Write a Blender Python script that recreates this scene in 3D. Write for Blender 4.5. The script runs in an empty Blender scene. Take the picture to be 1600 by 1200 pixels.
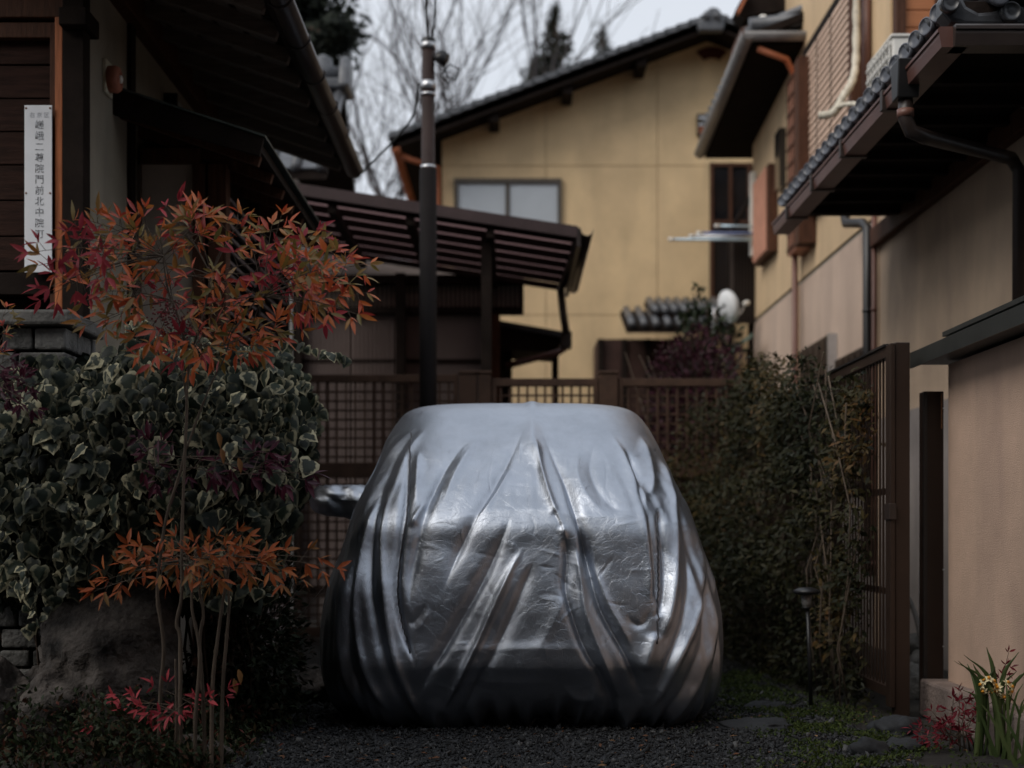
import bpy, math, random
import numpy as np
from mathutils import Vector, Matrix

# ---------------------------------------------------------------- camera, world, sun, exposure
F, CX, HY, CAMH = 2222.2, 800.0, 825.0, 0.85      # focal length and vanishing point in photo pixels, eye height in metres
scene = bpy.context.scene
COL = scene.collection
cam_data = bpy.data.cameras.new('camera')
cam_data.sensor_width = 36.0
cam_data.lens = 50.0
cam_data.shift_y = (HY - 600.0) / 1600.0
cam_data.clip_start = 0.05
cam_data.clip_end = 2000.0
cam_data.dof.use_dof = True
cam_data.dof.focus_distance = 5.45
cam_data.dof.aperture_fstop = 1.7
cam = bpy.data.objects.new('camera', cam_data)
cam.location = (0, 0, CAMH)
cam.rotation_euler = (math.radians(90), 0, 0)
COL.objects.link(cam)
scene.camera = cam

SUN_ELEV, SUN_AZ = 44.0, 232.0     # degrees; azimuth clockwise from +Y (the view direction)
world = bpy.data.worlds.new('World')
scene.world = world
world.use_nodes = True
wn = world.node_tree
wn.nodes.clear()
sky = wn.nodes.new('ShaderNodeTexSky')
sky.sky_type = 'NISHITA'
sky.sun_disc = False
sky.sun_elevation = math.radians(SUN_ELEV)
sky.sun_rotation = math.radians(SUN_AZ)
sky.air_density = 1.0
sky.dust_density = 4.0
sky.ozone_density = 1.5
hsv = wn.nodes.new('ShaderNodeHueSaturation')      # thin overcast: the blue washed out
hsv.inputs['Saturation'].default_value = 0.3
cloud = wn.nodes.new('ShaderNodeMixRGB')
cloud.blend_type = 'MIX'
cloud.inputs['Fac'].default_value = 0.78
cloud.inputs['Color2'].default_value = (7.3, 7.75, 8.5, 1)
bg = wn.nodes.new('ShaderNodeBackground')
bg.inputs['Strength'].default_value = 0.10
wo = wn.nodes.new('ShaderNodeOutputWorld')
wn.links.new(sky.outputs[0], hsv.inputs['Color'])
wn.links.new(hsv.outputs[0], cloud.inputs['Color1'])
wn.links.new(cloud.outputs[0], bg.inputs['Color'])
wn.links.new(bg.outputs[0], wo.inputs['Surface'])

sun_data = bpy.data.lights.new('sun', 'SUN')
sun_data.energy = 1.5
sun_data.angle = math.radians(40)
sun_data.color = (1.0, 0.93, 0.84)
sun = bpy.data.objects.new('sun', sun_data)
_a, _e = math.radians(SUN_AZ), math.radians(SUN_ELEV)
sun_dir = Vector((math.sin(_a) * math.cos(_e), math.cos(_a) * math.cos(_e), math.sin(_e)))   # towards the sun
sun.rotation_euler = (-sun_dir).to_track_quat('-Z', 'Y').to_euler()
sun.location = (-3, -6, 12)
COL.objects.link(sun)

vs = scene.view_settings
vs.view_transform = 'Standard'
vs.look = 'None'
vs.exposure = 0.22
vs.gamma = 1.0
vs.use_curve_mapping = False
scene.render.engine = 'CYCLES'
scene.cycles.use_denoising = True
scene.cycles.max_bounces = 8
scene.cycles.transparent_max_bounces = 8

# ---------------------------------------------------------------- helpers
rng = random.Random(7)
nrs = np.random.RandomState(11)

def P(px, py, Y):
    """photo pixel + distance -> point"""
    return Vector(((px - CX) * Y / F, Y, CAMH + (HY - py) * Y / F))
def PX(px, Y): return (px - CX) * Y / F
def PZ(py, Y): return CAMH + (HY - py) * Y / F
def YX(px, X): return X * F / (px - CX)            # distance at which a plane of constant X meets a pixel column

def mat(name, col, rough=0.75, metal=0.0, var=0.25, scale=5.0, col2=None, bump=0.0, bscale=60.0, spec=0.3,
        stretch=(1, 1, 1), streak=0.0, bdist=0.01):
    m = bpy.data.materials.new(name)
    m.use_nodes = True
    nt = m.node_tree
    b = nt.nodes['Principled BSDF']
    b.inputs['Roughness'].default_value = rough
    b.inputs['Metallic'].default_value = metal
    b.inputs['Specular IOR Level'].default_value = spec
    tc = nt.nodes.new('ShaderNodeTexCoord')
    mp = nt.nodes.new('ShaderNodeMapping')
    mp.inputs['Scale'].default_value = stretch
    nt.links.new(tc.outputs['Object'], mp.inputs['Vector'])
    n = nt.nodes.new('ShaderNodeTexNoise')
    n.inputs['Scale'].default_value = scale
    n.inputs['Detail'].default_value = 6
    n.inputs['Roughness'].default_value = 0.65
    nt.links.new(mp.outputs[0], n.inputs['Vector'])
    ramp = nt.nodes.new('ShaderNodeValToRGB')
    ramp.color_ramp.elements[0].position = 0.3
    ramp.color_ramp.elements[1].position = 0.72
    c2 = col2 if col2 else tuple(min(1, c * (1 + var)) for c in col)
    c1 = tuple(c * (1 - var) for c in col)
    ramp.color_ramp.elements[0].color = (*c1, 1)
    ramp.color_ramp.elements[1].color = (*c2, 1)
    nt.links.new(n.outputs['Fac'], ramp.inputs['Fac'])
    out = ramp.outputs['Color']
    if streak > 0:                                   # rain streaks and stains running down a wall
        mp2 = nt.nodes.new('ShaderNodeMapping')
        mp2.inputs['Scale'].default_value = (1.7, 1.7, 0.42)
        nt.links.new(tc.outputs['Object'], mp2.inputs['Vector'])
        n2 = nt.nodes.new('ShaderNodeTexNoise')
        n2.inputs['Scale'].default_value = 1.5
        n2.inputs['Detail'].default_value = 9
        n2.inputs['Distortion'].default_value = 0.6
        nt.links.new(mp2.outputs[0], n2.inputs['Vector'])
        r2 = nt.nodes.new('ShaderNodeValToRGB')
        r2.color_ramp.elements[0].position = 0.35
        r2.color_ramp.elements[1].position = 0.65
        r2.color_ramp.elements[0].color = (1 - streak, 1 - streak, 1 - streak * 0.9, 1)
        r2.color_ramp.elements[1].color = (1, 1, 1, 1)
        nt.links.new(n2.outputs['Fac'], r2.inputs['Fac'])
        mx = nt.nodes.new('ShaderNodeMixRGB')
        mx.blend_type = 'MULTIPLY'
        mx.inputs['Fac'].default_value = 1.0
        nt.links.new(out, mx.inputs['Color1'])
        nt.links.new(r2.outputs['Color'], mx.inputs['Color2'])
        out = mx.outputs['Color']
    nt.links.new(out, b.inputs['Base Color'])
    if bump > 0:
        nb = nt.nodes.new('ShaderNodeTexNoise')
        nb.inputs['Scale'].default_value = bscale
        nb.inputs['Detail'].default_value = 4
        nt.links.new(mp.outputs[0], nb.inputs['Vector'])
        bp = nt.nodes.new('ShaderNodeBump')
        bp.inputs['Strength'].default_value = bump
        bp.inputs['Distance'].default_value = bdist
        nt.links.new(nb.outputs['Fac'], bp.inputs['Height'])
        nt.links.new(bp.outputs[0], b.inputs['Normal'])
    return m

def leaf_mat(name, stops, rough=0.5, trans=0.25, edge=None, spec=0.18, sat_edge=0.55):
    """foliage: colour picked per leaf (tint attribute + object random), optional pale margin from the 'rim' attribute"""
    m = bpy.data.materials.new(name)
    m.use_nodes = True
    nt = m.node_tree
    b = nt.nodes['Principled BSDF']
    b.inputs['Roughness'].default_value = rough
    b.inputs['Specular IOR Level'].default_value = spec
    at = nt.nodes.new('ShaderNodeAttribute'); at.attribute_name = 'tint'
    oi = nt.nodes.new('ShaderNodeObjectInfo')
    add = nt.nodes.new('ShaderNodeMath'); add.operation = 'ADD'
    fr = nt.nodes.new('ShaderNodeMath'); fr.operation = 'FRACT'
    nt.links.new(at.outputs['Fac'], add.inputs[0]); nt.links.new(oi.outputs['Random'], add.inputs[1])
    nt.links.new(add.outputs[0], fr.inputs[0])
    rp = nt.nodes.new('ShaderNodeValToRGB')
    els = rp.color_ramp.elements
    for i, (p, c) in enumerate(stops):
        e = els[i] if i < 2 else els.new(p)
        e.position = p; e.color = (*c, 1)
    nt.links.new(fr.outputs[0], rp.inputs['Fac'])
    out = rp.outputs['Color']
    tc = nt.nodes.new('ShaderNodeTexCoord')
    nz = nt.nodes.new('ShaderNodeTexNoise'); nz.inputs['Scale'].default_value = 32; nz.inputs['Detail'].default_value = 4
    gp = nt.nodes.new('ShaderNodeNewGeometry')
    nt.links.new(gp.outputs['Position'], nz.inputs['Vector'])
    if edge:
        rim = nt.nodes.new('ShaderNodeAttribute'); rim.attribute_name = 'rim'
        ad = nt.nodes.new('ShaderNodeMath'); ad.operation = 'MULTIPLY_ADD'
        nt.links.new(nz.outputs['Fac'], ad.inputs[0]); ad.inputs[1].default_value = 2.4
        nt.links.new(rim.outputs['Fac'], ad.inputs[2])
        rr = nt.nodes.new('ShaderNodeValToRGB')
        rr.color_ramp.elements[0].position = sat_edge + 0.42; rr.color_ramp.elements[1].position = sat_edge + 0.54
        sc = nt.nodes.new('ShaderNodeMath'); sc.operation = 'MULTIPLY'; sc.inputs[1].default_value = 0.42
        nt.links.new(ad.outputs[0], sc.inputs[0])
        rr.color_ramp.elements[0].position = 0.66; rr.color_ramp.elements[1].position = 0.80
        nt.links.new(sc.outputs[0], rr.inputs['Fac'])
        mx = nt.nodes.new('ShaderNodeMixRGB')
        pw_ = nt.nodes.new('ShaderNodeMath'); pw_.operation = 'POWER'; pw_.inputs[1].default_value = 3.0   # a few leaves are cream, most margins dull
        me_ = nt.nodes.new('ShaderNodeMixRGB'); me_.inputs['Color1'].default_value = (edge[0] * .13, edge[1] * .15, edge[2] * .15, 1); me_.inputs['Color2'].default_value = (*edge, 1)
        nt.links.new(fr.outputs[0], pw_.inputs[0]); nt.links.new(pw_.outputs[0], me_.inputs['Fac']); nt.links.new(me_.outputs['Color'], mx.inputs['Color2'])
        nt.links.new(rr.outputs['Color'], mx.inputs['Fac']); nt.links.new(out, mx.inputs['Color1'])
        out = mx.outputs['Color']
    nt.links.new(out, b.inputs['Base Color'])
    if trans > 0:
        tr = nt.nodes.new('ShaderNodeBsdfTranslucent')
        nt.links.new(out, tr.inputs['Color'])
        ms = nt.nodes.new('ShaderNodeMixShader'); ms.inputs['Fac'].default_value = trans
        nt.links.new(b.outputs[0], ms.inputs[1]); nt.links.new(tr.outputs[0], ms.inputs[2])
        nt.links.new(ms.outputs[0], nt.nodes['Material Output'].inputs['Surface'])
    return m

class MB:
    """collects shapes, then links them as ONE mesh object"""
    def __init__(s): s.v = []; s.f = []; s.mi = []; s.cur = 0
    def add(s, vs_, fs):
        o = len(s.v); s.v += [tuple(v) for v in vs_]
        for f in fs: s.f.append([i + o for i in f]); s.mi.append(s.cur)
        return s
    def box(s, x0, x1, y0, y1, z0, z1):
        x0, x1 = sorted((x0, x1)); y0, y1 = sorted((y0, y1)); z0, z1 = sorted((z0, z1))
        return s.add([(x0, y0, z0), (x1, y0, z0), (x1, y1, z0), (x0, y1, z0), (x0, y0, z1), (x1, y0, z1), (x1, y1, z1), (x0, y1, z1)],
                     [(0, 3, 2, 1), (4, 5, 6, 7), (0, 1, 5, 4), (1, 2, 6, 5), (2, 3, 7, 6), (3, 0, 4, 7)])
    def bar(s, a, b, w, h, up=(0, 0, 1)):
        """rectangular bar from a to b, w across, h along up"""
        a, b = Vector(a), Vector(b); d = (b - a).normalized(); up = Vector(up)
        sd = d.cross(up).normalized(); u = sd.cross(d).normalized()
        vs_ = []
        for p in (a, b):
            for sx, su in ((-1, -1), (1, -1), (1, 1), (-1, 1)):
                vs_.append(p + sd * (sx * w / 2) + u * (su * h / 2))
        return s.add(vs_, [(3, 2, 1, 0), (4, 5, 6, 7), (0, 1, 5, 4), (1, 2, 6, 5), (2, 3, 7, 6), (3, 0, 4, 7)])
    def prism(s, pts, ext):
        n = len(pts); ext = Vector(ext); pts = [Vector(p) for p in pts]
        vs_ = pts + [p + ext for p in pts]
        fs = [tuple(range(n - 1, -1, -1)), tuple(range(n, 2 * n))] + [(i, (i + 1) % n, n + (i + 1) % n, n + i) for i in range(n)]
        return s.add(vs_, fs)
    def tube(s, pts, rad, n=8, caps=True):
        pts = [Vector(p) for p in pts]
        if not hasattr(rad, '__len__'): rad = [rad] * len(pts)
        vs_ = []; up = Vector((0, 0, 1)); prev = None
        for i, p in enumerate(pts):
            d = (pts[min(i + 1, len(pts) - 1)] - pts[max(i - 1, 0)])
            if d.length < 1e-9: d = Vector((0, 0, 1))
            d.normalize()
            if prev is None:
                ref = up if abs(d.dot(up)) < 0.9 else Vector((1, 0, 0))
                a = d.cross(ref).normalized()
            else:
                a = prev - d * prev.dot(d)
                a = a.normalized() if a.length > 1e-6 else d.orthogonal().normalized()
            prev = a; b = d.cross(a)
            for k in range(n):
                t = 2 * math.pi * k / n
                vs_.append(p + (a * math.cos(t) + b * math.sin(t)) * rad[i])
        fs = []
        for i in range(len(pts) - 1):
            for k in range(n):
                fs.append((i * n + k, i * n + (k + 1) % n, (i + 1) * n + (k + 1) % n, (i + 1) * n + k))
        if caps:
            fs.append(tuple(range(n - 1, -1, -1))); fs.append(tuple(range((len(pts) - 1) * n, len(pts) * n)))
        return s.add(vs_, fs)
    def lathe(s, c, prof, n=20, axis=(0, 0, 1)):
        """profile of (radius, along-axis) round an axis through c"""
        c = Vector(c); ax = Vector(axis).normalized(); a = ax.orthogonal().normalized(); b = ax.cross(a)
        vs_ = []
        for r, h in prof:
            for k in range(n):
                t = 2 * math.pi * k / n
                vs_.append(c + ax * h + (a * math.cos(t) + b * math.sin(t)) * max(r, 1e-5))
        fs = []
        for i in range(len(prof) - 1):
            for k in range(n):
                fs.append((i * n + k, i * n + (k + 1) % n, (i + 1) * n + (k + 1) % n, (i + 1) * n + k))
        fs.append(tuple(range(n - 1, -1, -1))); fs.append(tuple(range((len(prof) - 1) * n, len(prof) * n)))
        return s.add(vs_, fs)
    def build(s, name, mats, parent=None, smooth=False, bevel=0.0, kind=None):
        me = bpy.data.meshes.new(name)
        me.from_pydata(s.v, [], s.f)
        if not isinstance(mats, (list, tuple)): mats = [mats]
        for m in mats: me.materials.append(m)
        if len(mats) > 1: me.polygons.foreach_set('material_index', s.mi)
        if smooth: me.polygons.foreach_set('use_smooth', [True] * len(me.polygons))
        me.update()
        return link(name, me, parent, bevel=bevel, kind=kind)

def world_of(o):
    m = Matrix.Identity(4)
    while o is not None:
        m = o.matrix_parent_inverse @ o.matrix_basis @ m if o.parent else o.matrix_basis @ m
        o = o.parent
    return m

def link(name, me, parent=None, matrix=None, bevel=0.0, kind=None):
    o = bpy.data.objects.new(name, me)
    COL.objects.link(o)
    if matrix is not None: o.matrix_basis = matrix
    if parent is not None:
        o.parent = parent
        o.matrix_parent_inverse = world_of(parent).inverted()
    if bevel > 0:
        b = o.modifiers.new('bevel', 'BEVEL'); b.width = bevel; b.segments = 2; b.limit_method = 'ANGLE'; b.angle_limit = math.radians(40)
    if kind: o['kind'] = kind
    return o

def thing(name, loc, label, cat, group=None):
    o = bpy.data.objects.new(name, None)
    COL.objects.link(o)
    o.empty_display_size = 0.1
    o.location = loc
    o['label'] = label; o['category'] = cat
    if group: o['group'] = group
    return o

def tag(o, label, cat, group=None, kind=None):
    o['label'] = label; o['category'] = cat
    if group: o['group'] = group
    if kind: o['kind'] = kind
    return o

def fast_mesh(name, V, Fq, mats, midx=None, attrs=None, smooth=False):
    """V (n,3), Fq (m,k) all faces with k corners"""
    me = bpy.data.meshes.new(name)
    V = np.asarray(V, np.float32); Fq = np.asarray(Fq, np.int32)
    m, k = Fq.shape
    me.vertices.add(len(V)); me.vertices.foreach_set('co', V.ravel())
    me.loops.add(m * k); me.loops.foreach_set('vertex_index', Fq.ravel())
    me.polygons.add(m)
    me.polygons.foreach_set('loop_start', np.arange(0, m * k, k, dtype=np.int32))
    me.polygons.foreach_set('loop_total', np.full(m, k, np.int32))
    if not isinstance(mats, (list, tuple)): mats = [mats]
    for mm in mats: me.materials.append(mm)
    if midx is not None: me.polygons.foreach_set('material_index', np.asarray(midx, np.int32))
    if smooth: me.polygons.foreach_set('use_smooth', np.ones(m, bool))
    for an, av in (attrs or {}).items():
        a = me.attributes.new(an, 'FLOAT', 'POINT'); a.data.foreach_set('value', np.asarray(av, np.float32))
    me.update(); me.validate()
    return me

def scatter_mesh(name, tv, tf, pos, rot, size, mats, midx=None, tint=None, rim=None, smooth=False):
    """many copies of one small shape as a single mesh: tv (k,3), tf (f,c), pos (n,3), rot (n,3,3), size (n,)"""
    tv = np.asarray(tv, float); tf = np.asarray(tf, int); n = len(pos); k = len(tv)
    V = np.einsum('nij,kj->nki', rot, tv) * np.asarray(size).reshape(n, 1, -1) + np.asarray(pos)[:, None, :]
    Fq = (tf[None] + (np.arange(n) * k)[:, None, None]).reshape(-1, tf.shape[1])
    at = {'tint': np.repeat(tint if tint is not None else nrs.rand(n), k)}
    if rim is not None: at['rim'] = np.tile(rim, n)
    return fast_mesh(name, V.reshape(-1, 3), Fq, mats, None if midx is None else np.repeat(midx, len(tf)), at, smooth)

def frames(axis, normal):
    """rotation matrices whose local Y is axis and local Z as near normal as it can be"""
    y = axis / np.linalg.norm(axis, axis=1, keepdims=True)
    z = normal - y * np.sum(normal * y, axis=1, keepdims=True)
    z /= np.linalg.norm(z, axis=1, keepdims=True) + 1e-9
    x = np.cross(y, z)
    return np.stack([x, y, z], axis=2)

def vnoise(x, y, seed=0):
    """value noise, numpy"""
    xi = np.floor(x).astype(np.int64); yi = np.floor(y).astype(np.int64)
    fx = x - xi; fy = y - yi
    fx = fx * fx * (3 - 2 * fx); fy = fy * fy * (3 - 2 * fy)
    def h(a, b):
        n = (a * 374761393 + b * 668265263 + seed * 1442695041) & 0x7fffffff
        n = ((n ^ (n >> 13)) * 1274126177) & 0x7fffffff
        return ((n ^ (n >> 16)) & 0xffff) / 65535.0
    return (h(xi, yi) * (1 - fx) + h(xi + 1, yi) * fx) * (1 - fy) + (h(xi, yi + 1) * (1 - fx) + h(xi + 1, yi + 1) * fx) * fy

def smooth_path(pts, n=40):
    """Catmull-Rom through points (any dimension)"""
    p = [np.asarray(q, float) for q in pts]
    p = [2 * p[0] - p[1]] + p + [2 * p[-1] - p[-2]]
    out = []
    seg = len(p) - 3
    per = max(2, n // seg)
    for i in range(seg):
        for k in range(per):
            t = k / per
            a, b, c, d = p[i:i + 4]
            out.append(0.5 * ((2 * b) + (c - a) * t + (2 * a - 5 * b + 4 * c - d) * t * t + (3 * b - a - 3 * c + d) * t ** 3))
    out.append(p[-2])
    return np.array(out)

# ---------------------------------------------------------------- materials
m_ground = mat('soil', (0.022, 0.020, 0.018), 0.95, var=0.5, scale=3, bump=0.6, bscale=30)
m_asphalt = mat('asphalt', (0.035, 0.037, 0.04), 0.85, var=0.35, scale=8, bump=0.5, bscale=120)
m_gravel = mat('gravel', (0.018, 0.019, 0.022), 0.7, var=0.75, scale=22, bump=0.4, bscale=90, spec=0.4)
m_dark = mat('dark_timber', (0.016, 0.011, 0.009), 0.8, spec=0.1, var=0.4, scale=6, bump=0.25, bscale=40, stretch=(1, 1, 1))
m_wood = mat('brown_timber', (0.075, 0.032, 0.018), 0.65, spec=0.18, var=0.45, scale=7, bump=0.3, bscale=30, stretch=(8, 8, 0.8))
m_plank = mat('weathered_planks', (0.030, 0.014, 0.010), 0.75, spec=0.12, var=0.5, scale=6, bump=0.35, bscale=30, stretch=(0.8, 8, 9))
m_redwood = mat('orange_timber', (0.42, 0.135, 0.05), 0.55, var=0.35, scale=7, bump=0.2, bscale=30, stretch=(9, 9, 0.8))
m_plaster_l = mat('grey_plaster', (0.30, 0.265, 0.205), 0.9, var=0.16, scale=2.2, bump=0.35, bscale=150, streak=0.2)
m_panel_l = mat('pale_plaster', (0.46, 0.40, 0.34), 0.85, var=0.14, scale=2.5, bump=0.15, bscale=90, streak=0.15)
m_yellow = mat('ochre_render', (0.74, 0.545, 0.315), 0.9, var=0.15, scale=1.3, bump=0.3, bscale=60, streak=0.16)
m_joint = mat('render_joint', (0.50, 0.38, 0.23), 0.9)
m_beige = mat('beige_stucco', (0.56, 0.42, 0.30), 0.9, var=0.13, scale=1.6, bump=0.6, bscale=150, streak=0.24)
m_beige2 = mat('buff_stucco', (0.63, 0.46, 0.28), 0.9, var=0.12, scale=1.3, bump=0.4, bscale=110, streak=0.16)
m_wing = mat('wing_wall_stucco', (0.60, 0.42, 0.315), 0.92, var=0.13, scale=2.4, bump=0.5, bscale=260, streak=0.2)
m_tile = mat('grey_roof_tile', (0.085, 0.09, 0.10), 0.42, var=0.35, scale=8, bump=0.15, bscale=60, spec=0.5)
m_tiled = mat('charcoal_roof_tile', (0.035, 0.037, 0.042), 0.35, var=0.3, scale=9, bump=0.1, bscale=60, spec=0.5)
m_tiledisc = mat('eave_tile_face', (0.085, 0.092, 0.11), 0.4, var=0.25, scale=20, spec=0.5)
m_gutter = mat('brown_gutter', (0.105, 0.048, 0.038), 0.4, var=0.2, scale=6, spec=0.5)
m_gutter_d = mat('dark_gutter', (0.028, 0.019, 0.016), 0.42, var=0.25, scale=6, spec=0.5)
m_pipe = mat('brown_pipe', (0.15, 0.07, 0.052), 0.45, var=0.15, scale=3, spec=0.45)
m_pipe_k = mat('black_pipe', (0.018, 0.017, 0.018), 0.4, var=0.2, spec=0.5)
m_copper = mat('orange_gutter', (0.40, 0.13, 0.06), 0.5, var=0.2, scale=4)
m_siding = mat('orange_siding', (0.40, 0.155, 0.065), 0.6, var=0.22, scale=3, bump=0.25, bscale=25, stretch=(0.6, 6, 8))
m_shutter = mat('tan_shutter', (0.64, 0.46, 0.35), 0.6, var=0.10, scale=3)
m_shutter_r = mat('terracotta_lattice', (0.66, 0.33, 0.23), 0.6, var=0.15, scale=4)
m_steel = mat('galvanised', (0.55, 0.56, 0.58), 0.35, metal=0.8, var=0.15, scale=8)
m_alu = mat('aluminium', (0.48, 0.60, 0.68), 0.35, metal=0.4, var=0.1, scale=8)
m_white = mat('off_white_plastic', (0.76, 0.74, 0.69), 0.55, var=0.10, scale=5)
m_wrap = mat('insulation_tape', (0.60, 0.55, 0.45), 0.7, var=0.3, scale=18, bump=0.5, bscale=45)
m_glass = mat('dark_glass', (0.012, 0.012, 0.014), 0.12, var=0.2, spec=0.6)
m_shpale = mat('pale_window_shutter', (0.50, 0.54, 0.58), 0.5, var=0.05, scale=3)
m_bronze = mat('bronze_frame', (0.09, 0.075, 0.06), 0.45, metal=0.3, var=0.15)
m_brownmetal = mat('brown_metal', (0.027, 0.015, 0.010), 0.42, var=0.2, scale=4, spec=0.45, bump=0.06, bscale=25)
m_blackmetal = mat('black_metal', (0.012, 0.012, 0.013), 0.4, var=0.2, spec=0.5)
m_lattice = mat('lattice_timber', (0.070, 0.038, 0.024), 0.7, var=0.4, scale=7, bump=0.2, bscale=30)
m_poly = mat('brown_polycarbonate', (0.10, 0.060, 0.060), 0.35, var=0.2, scale=3, spec=0.5)
m_rock = mat('boulder', (0.062, 0.053, 0.047), 0.85, var=0.95, scale=7, bump=1.0, bscale=15, bdist=0.05)
m_stone = mat('split_stone', (0.12, 0.118, 0.112), 0.9, var=0.85, scale=7, bump=1.0, bscale=50)
m_stone_cap = mat('stone_cap', (0.155, 0.15, 0.14), 0.9, var=0.4, scale=10, bump=0.7, bscale=40)
m_flag = mat('flagstone', (0.021, 0.023, 0.026), 0.75, var=0.35, scale=8, bump=0.5, bscale=30)
m_plinth = mat('concrete_plinth', (0.20, 0.155, 0.135), 0.92, var=0.4, scale=5, bump=0.6, bscale=60)
m_bark = mat('bark', (0.10, 0.075, 0.055), 0.9, var=0.45, scale=12, bump=0.6, bscale=60, stretch=(1, 1, 0.25))
m_twig = mat('bare_twigs', (0.062, 0.054, 0.055), 0.9, var=0.3, scale=3)
m_trunk = mat('conifer_trunk', (0.06, 0.04, 0.03), 0.9, var=0.4, scale=6)
m_plate = mat('white_enamel', (0.80, 0.82, 0.86), 0.4, var=0.06, scale=6)
m_rust = mat('rusty_screw', (0.20, 0.09, 0.04), 0.8, var=0.4, scale=30)
m_terra = mat('terracotta_bell', (0.36, 0.13, 0.08), 0.6, var=0.25, scale=20)
m_cream = mat('cream_board', (0.55, 0.50, 0.38), 0.8, var=0.1)
m_black = mat('rubber', (0.012, 0.012, 0.012), 0.8, var=0.2)
m_green_sheet = mat('verdigris_sheet', (0.14, 0.19, 0.16), 0.5, var=0.25, scale=5)

# ---------------------------------------------------------------- ground
g = MB(); g.add([(-300, -120, 0), (300, -120, 0), (300, 500, 0), (-300, 500, 0)], [(0, 1, 2, 3)])
o = g.build('ground', m_ground); o['kind'] = 'structure'; o['label'] = 'dark bare soil ground around the houses'; o['category'] = 'ground'
g = MB(); g.add([(-60, -3.2, .004), (60, -3.2, .004), (60, 3.4, .004), (-60, 3.4, .004)], [(0, 1, 2, 3)])
o = g.build('lane', m_asphalt); o['kind'] = 'structure'; o['label'] = 'asphalt lane passing in front of the driveway'; o['category'] = 'road'
g = MB(); g.add([(-0.98, 3.38, .008), (1.30, 3.38, .008), (1.42, 6.0, .008), (1.35, 10.2, .008), (-1.3, 10.2, .008), (-1.0, 6.5, .008)], [(0, 1, 2, 3, 4, 5)])
o = g.build('driveway', m_gravel); o['kind'] = 'structure'; o['label'] = 'dark gravel driveway under the covered car'; o['category'] = 'driveway'

# gravel: loose chips, uncountable
oct_v = [(1, 0, 0), (0, 1, 0), (-1, 0, 0), (0, -1, 0), (0, 0, .7), (0, 0, -.7)]
oct_f = [(0, 1, 4), (1, 2, 4), (2, 3, 4), (3, 0, 4), (1, 0, 5), (2, 1, 5), (3, 2, 5), (0, 3, 5)]
def rand_rot(n):
    return frames(nrs.randn(n, 3), nrs.randn(n, 3))
n = 26000
gy = 4.7 + 4.5 * nrs.rand(n) ** 1.6
gx = -1.0 + 2.45 * nrs.rand(n)
gpos = np.stack([gx, gy, 0.010 + 0.006 * nrs.rand(n)], 1)
gs = np.stack([0.006 + 0.010 * nrs.rand(n) ** 2, 0.006 + 0.009 * nrs.rand(n) ** 2, 0.005 + 0.006 * nrs.rand(n)], 1)
tv = np.array(oct_v) + 0.25 * nrs.randn(6, 3)
def gravel_mat():
    return leaf_mat('gravel_chips', [(0.0, (.007, .008, .009)), (1.0, (.085, .085, .085)), (0.85, (.024, .026, .029)), (0.4, (.014, .015, .017))], rough=.7, trans=0, spec=.4)
me = scatter_mesh('gravel', tv, oct_f, gpos, rand_rot(n), gs, gravel_mat())
tag(link('gravel', me), 'loose dark gravel chips covering the driveway', 'gravel', kind='stuff')
n = 900
gpos = np.stack([-1.0 + 2.4 * nrs.rand(n), 4.8 + 2.6 * nrs.rand(n), np.full(n, .014)], 1)
me = scatter_mesh('pebbles', tv, oct_f, gpos, rand_rot(n), .011 + .014 * nrs.rand(n, 3) ** 1.5, bpy.data.materials['gravel_chips'])
tag(link('pebbles', me), 'larger grey pebbles strewn among the gravel chips', 'pebbles', kind='stuff')

# ================================================================ the yellow house at the end (gable towards the camera)
YH = 17.4
yh = thing('yellow_house', (2.4, YH, 0), 'two-storey ochre rendered house with gabled tile roof behind the gate', 'house')
ridge = P(1112, 30, 17.0); lft = P(612, 217, 17.0)
RX, RZ = ridge.x, ridge.z
SL = (RZ - lft.z) / (RX - lft.x)                    # roof pitch
def roof_z(x): return RZ - SL * abs(x - RX)
wl_, wr_ = PX(690, YH), 2 * RX - PX(690, YH)
b = MB(); b.prism([(wl_, YH + .03, 0), (wr_, YH + .03, 0), (wr_, YH + .03, roof_z(wr_) - .13), (RX, YH + .03, RZ - .15), (wl_, YH + .03, roof_z(wl_) - .13)], (0, 9, 0))
core = b.build('wall', m_joint, yh)
# rendered panels with recessed joints between them
cols = [wl_, PX(853, YH), PX(1027, YH), PX(1205, YH), wr_]
rowsz = [0, PZ(492, YH), PZ(259, YH), 99]
wx0, wx1, wz0, wz1 = PX(716, YH), PX(871, YH), PZ(420, YH), PZ(288, YH)
for i in range(4):
    for j in range(3):
        x0, x1, z0, z1 = cols[i] + .004, cols[i + 1] - .004, rowsz[j] + .004, rowsz[j + 1] - .004
        def top(x): return min(z1, roof_z(x) - .13)
        xs = [x0, x1]
        if x0 < RX < x1: xs = [x0, RX, x1]
        # where the joint meets the slope
        if z1 < 50:
            for sgn in (-1, 1):
                xc = RX + sgn * (RZ - .13 - z1) / SL
                if x0 < xc < x1: xs.append(xc)
        xs = sorted(xs)
        pts = [(x0, YH, z0), (x1, YH, z0)] + [(x, YH, top(x)) for x in reversed(xs)]
        if top(x0) < z0 and top(x1) < z0: continue
        bb = MB(); bb.prism(pts, (0, .028, 0)); bb.build('wall_panel', m_yellow, core)
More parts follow.
